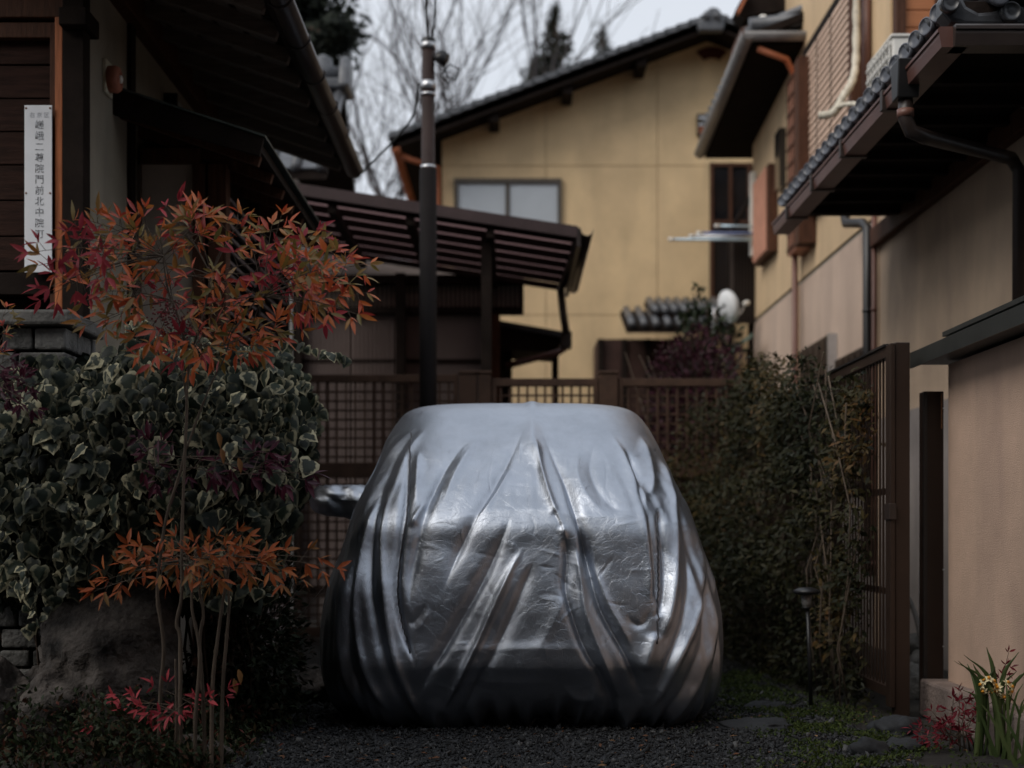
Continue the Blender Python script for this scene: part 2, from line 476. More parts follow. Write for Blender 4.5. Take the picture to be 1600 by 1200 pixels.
# roof: boards below, tiles above
for sgn in (-1, 1):
    xe = RX + sgn * (RX - lft.x)
    q = lambda x, dz: (x, 16.85, roof_z(x) + dz)
    bb = MB(); bb.prism([q(RX, -.125), q(xe, -.125), q(xe, -.06), q(RX, -.06)], (0, 10.2, 0))
    rf = bb.build('roof_boards', m_dark, yh)
    nt_ = 27
    for k in range(nt_):                              # verge tiles stepping down the gable edge, each course its own row
        xa = RX + (xe - RX) * k / nt_; xb = RX + (xe - RX) * (k + 1.16) / nt_
        za, zb = roof_z(xa) - .055, roof_z(xb) - .055
        bb = MB()
        bb.prism([(xa, 16.78, za), (xb, 16.78, zb + .018), (xb, 16.78, zb + .085), (xa, 16.78, za + .06)], (0, .26, 0))
        bb.build('verge_tile', m_tile, rf)
        bb = MB()
        bb.prism([(xa, 17.04, za), (xb, 17.04, zb + .012), (xb, 17.04, zb + .06), (xa, 17.04, za + .035)], (0, 10.0, 0))
        bb.build('tile_course', m_tile, rf)
    bb = MB(); bb.prism([q(RX, -.17), q(xe, -.17), q(xe, -.063), q(RX, -.063)], (0, .035, 0)); bb.build('bargeboard', m_dark, yh)
    for t in (.22, .45, .68):                         # purlin ends under the verge
        x = RX + (xe - RX) * t
        bb = MB(); bb.box(x - .06, x + .06, 16.92, YH + .02, roof_z(x) - .27, roof_z(x) - .15); bb.build('purlin_end', m_dark, yh)
bb = MB(); bb.tube([(RX, 16.85, RZ - .01), (RX, 27, RZ - .01)], .10, 10); rd = bb.build('ridge_tile', m_tile, yh, True)
# ornamental ridge end
bb = MB(); bb.prism([P(1093, 47, 16.7), P(1130, 47, 16.7), P(1134, 33, 16.7), P(1126, 27, 16.7), P(1124, 17, 16.7), P(1113, 13, 16.7), P(1102, 17, 16.7), P(1099, 27, 16.7), P(1090, 33, 16.7)], (0, .14, 0))
rg = bb.build('ridge_end_tile', m_tile, yh, bevel=.02)
for px in (1104, 1121):
    bb = MB(); bb.lathe(P(px, 24, 16.68), [(.045, .04), (.045, -.02), (.02, -.03)], 12, (0, 1, 0)); bb.build('scroll', m_tile, rg, True)
# window with two pale shutter leaves
bb = MB()
for (a, c, e, h) in ((wx0 - .05, wx1 + .05, wz1, wz1 + .06), (wx0 - .05, wx1 + .05, wz0 - .06, wz0)):
    bb.box(a, c, YH - .06, YH - .002, e, h)
for xx in (wx0 - .05, wx1):
    bb.box(xx, xx + .05, YH - .06, YH - .002, wz0, wz1)
wf = bb.build('window', m_bronze, yh)
xm = PX(793, YH)
bb = MB(); bb.box(xm - .025, xm + .025, YH - .05, YH - .002, wz0, wz1); bb.build('mullion', m_bronze, wf)
for (a, c) in ((wx0, xm - .025), (xm + .025, wx1)):
    bb = MB()
    nn = 22
    for k in range(nn):
        za = wz0 + (wz1 - wz0) * k / nn; zb = wz0 + (wz1 - wz0) * (k + .92) / nn
        bb.box(a, c, YH - .03, YH - .004, za, zb)
    sh = bb.build('shutter', m_shpale, wf); sh['kind'] = 'stuff'
# fan-shaped vent near the ridge
fc = P(1112, 112, YH)
pts = []
for t in np.linspace(2.25, .89, 8): pts.append((fc.x + .30 * math.cos(t), YH - .03, fc.z + .30 * math.sin(t)))
for t in np.linspace(.98, 2.16, 8): pts.append((fc.x + .165 * math.cos(t), YH - .03, fc.z + .165 * math.sin(t)))
bb = MB(); bb.prism(pts, (0, .028, 0)); vt = bb.build('fan_vent', mat('vent_red', (.10, .025, .018), .7), yh)
for k in range(6):
    t = 1.05 + .21 * k
    bb = MB(); bb.bar((fc.x + .17 * math.cos(t), YH - .035, fc.z + .17 * math.sin(t)), (fc.x + .295 * math.cos(t), YH - .035, fc.z + .295 * math.sin(t)), .008, .01, (0, 1, 0)); bb.build('vent_bar', m_dark, vt)
# louvred box and dark glazed bay on the right
bb = MB(); bb.box(PX(1088, YH), PX(1122, YH), YH - .10, YH - .002, PZ(213, YH), PZ(181, YH)); lv = bb.build('louvre_box', m_bronze, yh)
for k, mm in enumerate((m_steel, m_bronze, m_steel, m_copper, m_copper)):
    z = PZ(187 + 5.5 * k, YH); bb = MB(); bb.box(PX(1090, YH), PX(1120, YH), YH - .125, YH - .102, z - .02, z); bb.build('louvre', mm, lv)
bb = MB(); bb.box(PX(1108, YH), PX(1225, YH), YH - .10, YH - .002, PZ(470, YH), PZ(258, YH)); bay = bb.build('glazed_bay', m_glass, yh)
for px in (1110, 1139, 1168):
    bb = MB(); bb.box(PX(px, YH) - .02, PX(px, YH) + .02, YH - .13, YH - .102, PZ(470, YH), PZ(258, YH)); bb.build('bay_mullion', m_wood, bay)
for py in (261, 350, 467):
    bb = MB(); bb.box(PX(1108, YH), PX(1225, YH), YH - .126, YH - .102, PZ(py, YH) - .02, PZ(py, YH) + .02); bb.build('bay_rail', m_wood, bay)
# left eave gutter and downpipe, orange-brown
bb = MB(); bb.tube([P(627, 243, 17.0), P(640, 249, 17.0), P(662, 256, 17.1), P(684, 262, 17.3), P(684, 300, 17.35), P(684, 640, 17.35)], .035, 8); bb.build('downpipe', m_copper, yh, True)
bb = MB(); bb.tube([P(618, 232, 16.85), (P(618, 232, 16.85).x, 27, P(618, 232, 16.85).z)], .055, 8); bb.build('gutter', m_copper, yh, True)

# low tiled lean-to roofs in front of the yellow wall
lt = thing('tiled_lean_to', (PX(1050, 16.6), 16.4, 0), 'low dark tiled lean-to roof with a dark doorway against the yellow wall', 'lean-to')
for k, (x0, x1, y0, y1) in enumerate(((974, 1140, 496, 521), (1016, 1150, 476, 494))):
    za, zb = PZ(y1, 16.0), PZ(y0, 16.9)
    bb = MB(); X0, X1 = PX(x0, 16.4), PX(x1, 16.4)
    yo = 15.95 + .28 * k
    bb.prism([(X0, yo, za), (X0, yo, za + .07), (X0, yo + .9, zb + .07), (X0, yo + .9, zb)], (X1 - X0, 0, 0))
    sl = bb.build('roof', m_dark, lt)
    nn = 9
    for j in range(nn):
        x = X0 + (X1 - X0) * (j + .5) / nn
        bb = MB(); bb.tube([(x, yo - .03, za + .09), (x, yo + .9, zb + .09)], .045, 8); bb.build('cover_tile', m_tile, sl, True)
bb = MB(); bb.box(PX(934, 16.5), PX(1120, 16.5), 16.5, 17.36, 0, PZ(530, 16.5)); dw = bb.build('wall', mat('dark_boarding', (.045, .022, .017), .8, var=.4, scale=6), lt)
for px in (938, 975, 1012):
    bb = MB(); bb.box(PX(px, 16.5) - .03, PX(px, 16.5) + .03, 16.46, 16.498, 0, PZ(530, 16.5)); bb.build('post', m_dark, dw)

# ================================================================ wooden house on the left
XW = -1.93
lh = thing('wooden_house', (-2.6, 7.5, 0), 'dark timber and plaster house with deep eaves beside the driveway', 'house')
bb = MB(); bb.box(XW - .12, XW, 6.44, 12.0, 0, 3.45); lw = bb.build('plaster_wall', m_plaster_l, lh)
bb = MB(); bb.box(-4.6, -2.02, 6.52, 6.62, 0, 3.5); bk = bb.build('front_wall', m_dark, lh)
z = 2.02; k = 0
while z < 3.05:                                       # horizontal planks of the shuttered front, uneven
    h = .150 + .02 * rng.random()
    bb = MB(); d = .006 * rng.random()
    bb.box(-4.4, -2.085, 6.455 - d, 6.515, z, z + h - .006); bb.build('plank', m_plank, bk, bevel=.003)
    z += h; k += 1
z = 0.1
while z < 1.85:
    h = .17 + .02 * rng.random()
    bb = MB(); bb.box(-4.4, -2.085, 6.47 - .006 * rng.random(), 6.515, z, z + h - .006); bb.build('plank', m_dark, bk, bevel=.003); z += h
bb = MB(); bb.box(-4.5, -2.06, 6.40, 6.53, 1.90, 2.00); bb.build('sill', m_dark, lh, bevel=.004)
bb = MB(); bb.box(-4.5, -2.045, 6.41, 6.53, 3.06, 3.13); bb.build('head_rail', m_wood, lh, bevel=.004)
bb = MB(); bb.box(-4.5, -2.0, 6.39, 6.60, 3.145, 3.30); bb.build('lintel_beam', m_wood, lh, bevel=.005)
bb = MB(); bb.box(-2.080, -2.050, 6.40, 6.515, 0, 3.06); bb.build('door_jamb', m_wood, lh, bevel=.003)
bb = MB(); bb.box(-2.048, -2.014, 6.37, 6.515, 0, 3.14); bb.build('door_jamb', m_redwood, lh, bevel=.003)
bb = MB(); bb.box(-2.012, -1.915, 6.36, 6.46, 0, 3.42); bb.build('corner_post', m_dark, lh, bevel=.005)
bb = MB(); bb.box(-2.01, -1.885, 6.30, 6.50, 3.08, 3.16); bb.build('beam_end', m_dark, lh, bevel=.006)
yp = YX(202, XW)
bb = MB(); bb.box(XW, XW + .022, yp - .045, yp + .045, 0, 3.42); bb.build('wall_post', m_dark, lh, bevel=.003)
bb = MB(); bb.box(XW - .02, XW + .07, 6.1, 12.0, 3.38, 3.53); bb.build('wall_plate_beam', m_wood, lh, bevel=.006)
yp2 = YX(313, XW)
bb = MB(); bb.box(XW, XW + .022, yp2 - .045, yp2 + .045, 0, 3.38); bb.build('wall_post', m_dark, lh, bevel=.003)
# main roof over the wall: soffit boards, rafters, tiles, gutter
YE = 9.42
def rz(x): return 3.56 - .345 * (x - XW)              # underside of the roof boards
bb = MB(); bb.prism([(-4.6, 5.7, rz(-4.6)), (-1.10, 5.7, rz(-1.10)), (-1.10, 5.7, rz(-1.10) + .05), (-4.6, 5.7, rz(-4.6) + .05)], (0, YE - 5.7, 0))
rl = bb.build('roof_boards', m_dark, lh)
m_rafter = mat('grey_brown_rafter', (.13, .10, .08), .8, var=.35, scale=6, stretch=(1, 8, 8))
y = 5.8
while y < YE:
    bb = MB(); bb.bar((-2.2, y, rz(-2.2) - .04), (-1.13, y, rz(-1.13) - .04), .055, .075); bb.build('rafter', m_rafter, rl, bevel=.003)
    y += .36
for k in range(5):                                    # boards laid across the rafters
    xa = -1.9 + .16 * k
    bb = MB(); bb.bar((xa, 5.72, rz(xa) - .004), (xa, YE - .02, rz(xa) - .004), .13, .012, (.33, 0, .94)); bb.build('soffit_board', m_rafter, rl)
bb = MB(); bb.bar((-1.105, 5.7, rz(-1.1) + .01), (-1.105, YE, rz(-1.1) + .01), .03, .11); bb.build('fascia', m_dark, rl)
for k in range(14):
    xa = -1.10 - .25 * k
    bb = MB(); bb.prism([(xa, 5.68, rz(xa) + .055), (xa - .29, 5.68, rz(xa - .29) + .055), (xa - .29, 5.68, rz(xa - .29) + .085), (xa, 5.68, rz(xa) + .10)], (0, YE - 5.66, 0)); bb.build('tile_course', m_tiled, rl)
gx_, gz_ = -1.055, rz(-1.10) - .005
def half_gutter(a, b_, r, n=9, th=.006):
    """half-round channel from a to b"""
    a, b_ = Vector(a), Vector(b_); d = (b_ - a).normalized(); s_ = d.cross(Vector((0, 0, 1))).normalized(); u = s_.cross(d)
    vs_, fs = [], []
    for p in (a, b_):
        for rr_ in (r, r - th):
            for k in range(n):
                t = math.pi * k / (n - 1)
                vs_.append(p + s_ * (rr_ * math.cos(t)) - u * (rr_ * math.sin(t)))
    for k in range(n - 1):
        fs.append((k, k + 1, 2 * n + k + 1, 2 * n + k)); fs.append((n + k + 1, n + k, 3 * n + k, 3 * n + k + 1))
        fs.append((k, n + k, n + k + 1, k + 1)); fs.append((2 * n + k, 2 * n + k + 1, 3 * n + k + 1, 3 * n + k))
    fs.append((0, 2 * n, 3 * n, n)); fs.append((n - 1, 2 * n - 1, 4 * n - 1, 3 * n - 1))
    m_ = MB(); m_.add(vs_, fs); return m_
gt = half_gutter((gx_, 5.7, gz_ + .01), (gx_, YE + .1, gz_ - .02), .058).build('gutter', m_gutter_d, lh, True)
y = 5.9
while y < YE:
    bb = MB(); t_ = np.linspace(math.pi, 2 * math.pi, 9)
    bb.tube([(gx_ + .063 * math.cos(t), y, gz_ + .063 * math.sin(t)) for t in t_] + [(gx_ - .02, y, gz_ + .07)], .006, 5); bb.build('gutter_bracket', m_gutter_d, gt, True)
    y += .55
# projecting bay with louvres, under its own small canopy
XB, YBAY = -1.47, 7.32
bb = MB(); bb.box(XW + .001, -1.64, YBAY, YBAY + .10, 0, 2.72); bb.build('bay_panel', m_panel_l, lh)
bb = MB(); bb.box(XW + .023, -1.60, YBAY - .03, YBAY + .10, 2.722, 2.80); bb.build('bay_lintel', m_wood, lh, bevel=.004)
bb = MB(); bb.box(XW + .024, -1.905, YBAY - .02, YBAY + .0, 0, 2.72); bb.build('bay_jamb', m_wood, lh, bevel=.003)
bb = MB(); bb.box(-1.64, -1.575, YBAY - .03, YBAY + .08, 0, 2.72); bb.build('bay_post', m_wood, lh, bevel=.005)
bb = MB(); bb.box(-1.56, XB + .005, YBAY - .03, YBAY + .08, 0, 2.72); bb.build('bay_post', m_wood, lh, bevel=.005)
bb = MB(); bb.box(-1.93, XB - .05, YBAY + .10, 9.3, 0, 2.72); bb.build('bay_wall', m_dark, lh)
m_louvre = mat('grey_louvre', (.22, .18, .175), .7, var=.3, scale=8)
n_l = 38
for k in range(n_l):
    z = .15 + 2.5 * k / n_l
    bb = MB(); bb.bar((XB - .025, YBAY + .10, z), (XB - .025, 9.28, z), .055, .012, (.55, 0, .83)); bb.build('louvre', m_louvre, lh)
for y in (YBAY + .9, 9.30):
    bb = MB(); bb.box(XB - .06, XB + .012, y - .03, y + .03, 0, 2.72); bb.build('louvre_frame', m_dark, lh)
# canopy
c0, c1 = (XW + .002, PZ(158, 6.9)), (-1.22, PZ(236, 6.9))
bb = MB(); bb.prism([(c0[0], 6.9, c0[1]), (c1[0], 6.9, c1[1]), (c1[0], 6.9, c1[1] + .045), (c0[0], 6.9, c0[1] + .045)], (0, 2.3, 0)); cn = bb.build('canopy', m_dark, lh)
bb = MB(); bb.prism([(c0[0], 6.87, c0[1] - .07), (c1[0], 6.87, c1[1] - .03), (c1[0] + .02, 6.87, c1[1] + .055), (c0[0], 6.87, c0[1] + .055)], (0, .03, 0)); bb.build('canopy_bargeboard', m_dark, cn)
m_canop = mat('weathered_copper_sheet', (.075, .09, .082), .5, metal=.3, var=.35, scale=6)
bb = MB(); bb.prism([(c0[0], 6.86, c0[1] + .057), (c1[0] + .03, 6.86, c1[1] + .057), (c1[0] + .03, 6.86, c1[1] + .068), (c0[0], 6.86, c0[1] + .068)], (0, 2.36, 0)); bb.build('canopy_sheet', m_canop, cn)
for y in np.linspace(7.0, 9.1, 7):
    bb = MB(); bb.bar((c0[0], y, c0[1] - .028), (c1[0] - .02, y, c1[1] - .028), .04, .05); bb.build('canopy_rafter', m_wood, cn)
# round bell on the plaster wall
yb_ = YX(165, XW); zb_ = PZ(124, yb_)
bell = thing('wall_bell', (XW, yb_, zb_), 'round terracotta bell on a cream board on the plaster wall', 'bell')
bb = MB(); bb.box(XW, XW + .018, yb_ - .055, yb_ + .06, zb_ - .075, zb_ + .085); bb.build('backboard', m_cream, bell, bevel=.004)
bb = MB(); bb.lathe((XW + .018, yb_, zb_), [(.062, 0), (.064, .035), (.055, .05), (.03, .055), (.028, .048)], 24, (1, 0, 0)); bb.build('bell_cup', m_terra, bell, True)
bb = MB(); bb.lathe((XW + .066, yb_, zb_), [(.018, 0), (.02, .01), (.008, .016)], 14, (1, 0, 0)); bb.build('button', m_white, bell, True)
# small meter box further along the wall
ym = YX(262, XW); zm = PZ(176, ym)
mb_ = thing('meter_box', (XW, ym, zm), 'small grey meter box on the plaster wall above the canopy', 'meter box')
bb = MB(); bb.box(XW + .002, XW + .07, ym - .07, ym + .07, zm - .06, zm + .06); bb.build('casing', mat('grey_box', (.3, .3, .29), .5), mb_, bevel=.012)
bb = MB(); bb.box(XW + .002, XW + .075, ym - .10, ym - .075, zm - .08, zm + .08); bb.build('bracket', m_dark, mb_)

# address plate
pl = thing('address_plate', (PX(61, 6.36), 6.36, PZ(425, 6.36)), 'tall white enamel plate with a vertical Japanese address by the door', 'sign')
px0, px1, pz0, pz1 = PX(39, 6.36), PX(82, 6.36), PZ(426, 6.36), PZ(165, 6.36)
bb = MB(); bb.box(px0, px1, 6.352, 6.358, pz0, pz1); bb.build('plate', m_plate, pl, bevel=.0015)
bb = MB(); bb.box(px0 + .02, px1 - .02, 6.358, 6.46, pz0 + .02, pz1 - .02); bb.build('backing_batten', m_dark, pl)
for fx in (px0 + .008, px1 - .008):
    for fz in (pz0 + .014, (pz0 + pz1) / 2 - .02 , pz1 - .014):
        bb = MB(); bb.lathe((fx, 6.352, fz), [(.0045, 0), (.0045, -.002), (.002, -.0035)], 8, (0, 1, 0)); bb.build('screw', m_rust, pl, True)
def worn_ink(name, thr):
    m = bpy.data.materials.new(name); m.use_nodes = True; nt = m.node_tree; b = nt.nodes['Principled BSDF']
    tc = nt.nodes.new('ShaderNodeTexCoord'); nz = nt.nodes.new('ShaderNodeTexNoise'); nz.inputs['Scale'].default_value = 60; nz.inputs['Detail'].default_value = 5
    nt.links.new(tc.outputs['Object'], nz.inputs['Vector'])
    rp = nt.nodes.new('ShaderNodeValToRGB'); rp.color_ramp.elements[0].position = thr; rp.color_ramp.elements[1].position = thr + .16
    rp.color_ramp.elements[0].color = (.035, .037, .045, 1); rp.color_ramp.elements[1].color = (.52, .545, .59, 1)
    nt.links.new(nz.outputs['Fac'], rp.inputs['Fac']); nt.links.new(rp.outputs['Color'], b.inputs['Base Color']); b.inputs['Roughness'].default_value = .6
    return m
def text(name, body, loc, size, material, parent, space=1.0):
    cu = bpy.data.curves.new(name, 'FONT'); cu.body = body; cu.size = size; cu.align_x = 'CENTER'; cu.align_y = 'CENTER'; cu.extrude = .0004; cu.space_line = space
    cu.materials.append(material)
    tmp = bpy.data.objects.new('tmp_text', cu); COL.objects.link(tmp)
    bpy.context.view_layer.update()
    me = bpy.data.meshes.new_from_object(tmp.evaluated_get(bpy.context.evaluated_depsgraph_get()))
    bpy.data.objects.remove(tmp)
    return link(name, me, parent, matrix=Matrix.Translation(loc) @ Matrix.Rotation(math.radians(90), 4, 'X'))
ink, faint = worn_ink('worn_ink', .45), worn_ink('faded_ink', .30)
chars = '嵯峨二尊院門前北中院町'
zc0, zc1 = PZ(197, 6.36), PZ(367, 6.36)
for i, ch in enumerate(chars):
    text('character', ch, ((px0 + px1) / 2 + .006, 6.3512, zc0 + (zc1 - zc0) * i / (len(chars) - 1)), .043, ink, pl)
for i, ch in enumerate('右京区'):
    text('small_character', ch, (px0 + .035 + .032 * i, 6.3512, PZ(181, 6.36)), .026, faint, pl)

# stacked stone gate pillar at the far left
sp = thing('stone_pillar', (-2.1, 5.9, 0), 'low pillar of stacked split stone with a flat cap', 'pillar')
ztop = PZ(486, 5.8)
xr = PX(104, 5.8)
bb = MB(); bb.box(-2.62, xr - .035, 5.84, 6.18, 0, ztop - .06); bb.build('mortar_core', m_dark, sp)
z = .02
while z < ztop - .10:
    h = .075 + .03 * rng.random()
    x = xr - .004 * rng.random()
    while x > -2.6:
        w = .11 + .16 * rng.random()
        x0 = max(x - w, -2.62); j = .012 * rng.random()
        bb = MB(); bb.box(x0, x, 5.80 - j, 5.95, z, min(z + h - .012, ztop - .064)); bb.build('stone', m_stone, sp, bevel=.009)
        x = x0 - .012
    y = 5.965
    while y < 6.2:
        w = .12 + .1 * rng.random()
        bb = MB(); bb.box(xr - .10, xr - .004 + .008 * rng.random(), y, min(y + w, 6.2), z, min(z + h - .012, ztop - .064)); bb.build('stone', m_stone, sp, bevel=.009)
        y += w + .012
    z += h
bb = MB(); bb.box(-2.66, xr + .03, 5.75, 6.24, ztop - .062, ztop); bb.build('cap_stone', m_stone_cap, sp, bevel=.012)

# ================================================================ rear tiled roof beyond the wooden house
rr = thing('tiled_outbuilding', (-2.6, 13.2, 0), 'grey tiled gable roof with ornamental ridge end behind the wooden house', 'building')
YR = 14.0
zr = PZ(143, YR); xv = PX(538, YR)
bb = MB(); bb.box(-6, xv - .35, 12.95, 15.1, 0, 4.1); bb.build('wall', mat('white_plaster', (.33, .32, .31), .9, var=.12, streak=.2), rr)
ze = PZ(268, 12.7)
for sgn in (-1, 1):
    bb = MB(); bb.prism([(-6, YR, zr - .08), (-6, YR + sgn * 1.35, ze - .08), (-6, YR + sgn * 1.35, ze), (-6, YR, zr)], (xv + 6, 0, 0)); sl = bb.build('roof', m_dark, rr)
    for j in range(18):
        x = xv - .04 - .23 * j
        bb = MB(); bb.tube([(x, YR, zr + .01), (x, YR + sgn * 1.38, ze + .01)], .05, 8); bb.build('cover_tile', m_tile, sl, True)
        if j:
            bb = MB(); bb.bar((x + .115, YR, zr + .008), (x + .115, YR + sgn * 1.37, ze + .008), .13, .02, (0, .6, .8)); bb.build('pan_tile', m_tile, sl)
bb = MB(); bb.box(-6, xv - .02, YR - .13, YR + .13, zr, zr + .10); bb.build('ridge', m_tile, rr, bevel=.02)
bb = MB(); bb.tube([(-6, YR, zr + .15), (xv - .02, YR, zr + .15)], .09, 10); bb.build('ridge_tile', m_tile, rr, True)
bb = MB(); bb.prism([(xv - .03, YR - .26, zr - .02), (xv - .03, YR - .2, zr + .18), (xv - .03, YR - .10, zr + .32), (xv - .03, YR + .10, zr + .32), (xv - .03, YR + .2, zr + .18), (xv - .03, YR + .26, zr - .02)], (.10, 0, 0)); bb.build('ridge_end_tile', m_tile, rr, bevel=.03)
tb = MB(); tb.lathe((PX(505, YR), YR, zr + .02), [(.10, 0), (.11, .08), (.13, .1), (.13, .2), (.10, .22), (.09, .3), (.02, .34)], 14, (0, 0, 1)); tb.build('ridge_finial', m_tile, rr, True)

# ================================================================ annex with shutters and lattice, and its translucent terrace roof
YA = 13.1
an = thing('shuttered_annex', (-.7, YA, 0), 'dark timber annex with lattice transom and ribbed sliding shutters behind the gate', 'building')
xa0, xa1 = PX(440, YA), PX(818, YA)
bb = MB(); bb.prism([(xa0 - 1, YA + .06, 0), (xa1 - .3, YA + .06, 0), (xa1 - .3, YA + .06, 3.15), (xa0 - 1, YA + .06, 3.60)], (0, 2.4, 0)); bb.build('wall', mat('annex_wall', (.20, .165, .15), .85, var=.2), an)
for (y0, y1) in ((432, 446), (482, 492)):
    bb = MB(); bb.box(xa0 - .6, xa1, YA - .10, YA + .05, PZ(y1, YA), PZ(y0, YA)); bb.build('rail', m_dark, an)
bb = MB(); bb.box(xa1 - .04, xa1, YA - .09, YA + .04, PZ(483, YA), PZ(445, YA)); bb.build('transom_end', m_dark, an)
x = xa0
while x < xa1 - .05:
    bb = MB(); bb.box(x, x + .013, YA - .06, YA - .03, PZ(483, YA), PZ(445, YA)); bb.build('transom_slat', m_dark, an); x += .042
m_tr = mat('transom_paper', (.80, .74, .64), .8, var=.1)
bb = MB(); bb.box(xa0, xa1 - .04, YA, YA + .02, PZ(483, YA), PZ(445, YA)); bb.build('transom_panel', m_tr, an)
m_sh1 = mat('ribbed_shutter', (.150, .115, .105), .65, var=.12, scale=3)
m_sh2 = mat('flat_shutter', (.165, .135, .125), .6, var=.10, scale=3)
for (p0, p1, mm, ribs) in ((470, 548, m_sh1, 12), (550, 622, m_sh1, 11), (632, 752, m_sh2, 0)):
    X0, X1 = PX(p0, YA), PX(p1, YA)
    bb = MB(); bb.box(X0, X1, YA - .02, YA + .04, .3, PZ(493, YA)); sh = bb.build('sliding_shutter', mm, an)
    for k in range(ribs):
        xx = X0 + (X1 - X0) * (k + .5) / ribs
        bb = MB(); bb.box(xx - .009, xx + .009, YA - .035, YA - .021, .32, PZ(496, YA)); bb.build('rib', mm, sh)
    bb = MB(); bb.box(X0, X1, YA - .04, YA - .0215, PZ(562, YA) - .03, PZ(562, YA)); bb.build('mid_rail', m_dark, sh)
for px in (466, 627, 760):
    bb = MB(); bb.box(PX(px, YA) - .045, PX(px, YA) + .045, YA - .13, YA + .0, 0, PZ(430, YA)); bb.build('post', m_dark, an)
bb = MB(); bb.box(PX(767, YA), PX(781, YA), YA - .1, YA + .02, 0, PZ(488, YA)); bb.build('post', m_wood, an)

tr = thing('terrace_roof', (0, 11.8, 0), 'sloping brown corrugated terrace roof on dark rafters above the gate', 'canopy')
Y1, Y2 = 10.7, 13.0
def tz(x, y):       # falls to the right, level in depth
    zl, zr_ = PZ(300, Y1), PZ(362, Y1)
    xl, xr_ = PX(500, Y1), PX(905, Y1)
    return zl + (zr_ - zl) * (x - xl) / (xr_ - xl) - .0 * (y - Y1)
xl, xr_ = PX(430, Y1), PX(902, Y1)
# corrugated sheet
vs_, fs = [], []
nx = 120
ny_ = 140
for j in range(ny_ + 1):
    y = Y1 + (Y2 - Y1) * j / ny_
    for i in (0, 1):
        x = (xl, xr_)[i]
        vs_.append((x, y, tz(x, y) + .012 * math.sin(y * 2 * math.pi / .076)))
for j in range(ny_): fs.append((2 * j, 2 * j + 1, 2 * j + 3, 2 * j + 2))
def poly_sheet():
    m = m_poly; nt = m.node_tree; b = nt.nodes['Principled BSDF']
    tr_ = nt.nodes.new('ShaderNodeBsdfTranslucent'); tr_.inputs['Color'].default_value = (.32, .20, .20, 1)
    ms = nt.nodes.new('ShaderNodeMixShader'); ms.inputs['Fac'].default_value = .5
    nt.links.new(b.outputs[0], ms.inputs[1]); nt.links.new(tr_.outputs[0], ms.inputs[2]); nt.links.new(ms.outputs[0], nt.nodes['Material Output'].inputs['Surface'])
poly_sheet()
bb = MB(); bb.add(vs_, fs); bb.build('corrugated_sheet', m_poly, tr, True)
for k in range(7):
    y = Y1 + .05 + (Y2 - Y1 - .1) * k / 6
    bb = MB(); bb.bar((xl, y, tz(xl, y) - .045), (xr_ - .03, y, tz(xr_, y) - .045), .05, .05); bb.build('batten', m_dark, tr)
for px in (535, 650, 768):
    x = PX(px, 11.4)
    bb = MB(); bb.bar((x, Y1 + .02, tz(x, Y1) - .105), (x, Y2, tz(x, Y2) - .105), .06, .07); bb.build('rafter', m_dark, tr)
bb = MB(); bb.bar((xl, Y1 - .02, tz(xl, Y1) - .01), (xr_, Y1 - .02, tz(xr_, Y1) - .01), .03, .085); bb.build('front_beam', mat('purple_brown_beam', (.055, .036, .036), .5, var=.2), tr)
bb = MB(); bb.bar((xr_ + .01, Y1 - .03, tz(xr_, Y1) - .05), (xr_ + .01, Y2, tz(xr_, Y2) - .05), .03, .14); bb.build('end_beam', m_gutter_d, tr)
half_gutter((xr_ + .07, Y1 - .06, tz(xr_, Y1) + .0), (xr_ + .07, Y2 + .05, tz(xr_, Y2) - .03), .05).build('gutter', m_gutter_d, tr, True)
bb = MB(); bb.tube([P(903, 368, 10.75), P(896, 400, 11.4), P(876, 452, 12.9), P(880, 490, 12.9), P(885, 522, 12.9)], .035, 8); bb.build('downpipe', m_gutter_d, tr, True)
for x in (PX(760, Y1 + .2),):
    bb = MB(); bb.box(x - .04, x + .04, Y1 + .15, Y1 + .23, 0, tz(x, Y1) - .12); bb.build('post', m_dark, tr)
# small low roof below, right of the annex
lr = thing('low_side_roof', (PX(830, 13.2), 13.2, 0), 'small dark side roof with a brown gutter beside the shuttered annex', 'roof')
A = [P(780, 503, 13.4), P(880, 520, 12.9), P(892, 524, 12.9), P(892, 545, 12.9), P(870, 552, 12.9), P(780, 560, 13.4)]
bb = MB(); bb.prism([P(778, 500, 13.2), P(886, 519, 13.2), P(886, 528, 13.2), P(778, 509, 13.2)], (0, .9, 0)); bb.build('roof', m_tiled, lr)
bb = MB(); bb.prism([P(778, 511, 13.25), P(880, 529, 13.25), P(866, 550, 13.25), P(778, 545, 13.25)], (0, .8, 0)); bb.build('soffit', m_dark, lr)
bb = MB(); bb.box(PX(876, 13.1), PX(893, 13.1), 13.02, 13.18, PZ(545, 13.1), PZ(519, 13.1)); bb.build('rainwater_head', m_gutter_d, lr, bevel=.008)
bb = MB(); bb.tube([P(884, 543, 13.1), P(872, 551, 13.1), P(790, 572, 13.1)], .03, 8); bb.build('pipe', m_gutter, lr, True)
bb = MB(); bb.box(PX(772, 13.6), PX(800, 13.6), 13.4, 14.0, 0, PZ(515, 13.6)); bb.build('wall', m_dark, lr)
bb = MB(); bb.box(PX(862, 13.6), PX(872, 13.6), 13.5, 13.6, 0, PZ(535, 13.6)); bb.build('post', m_dark, lr)

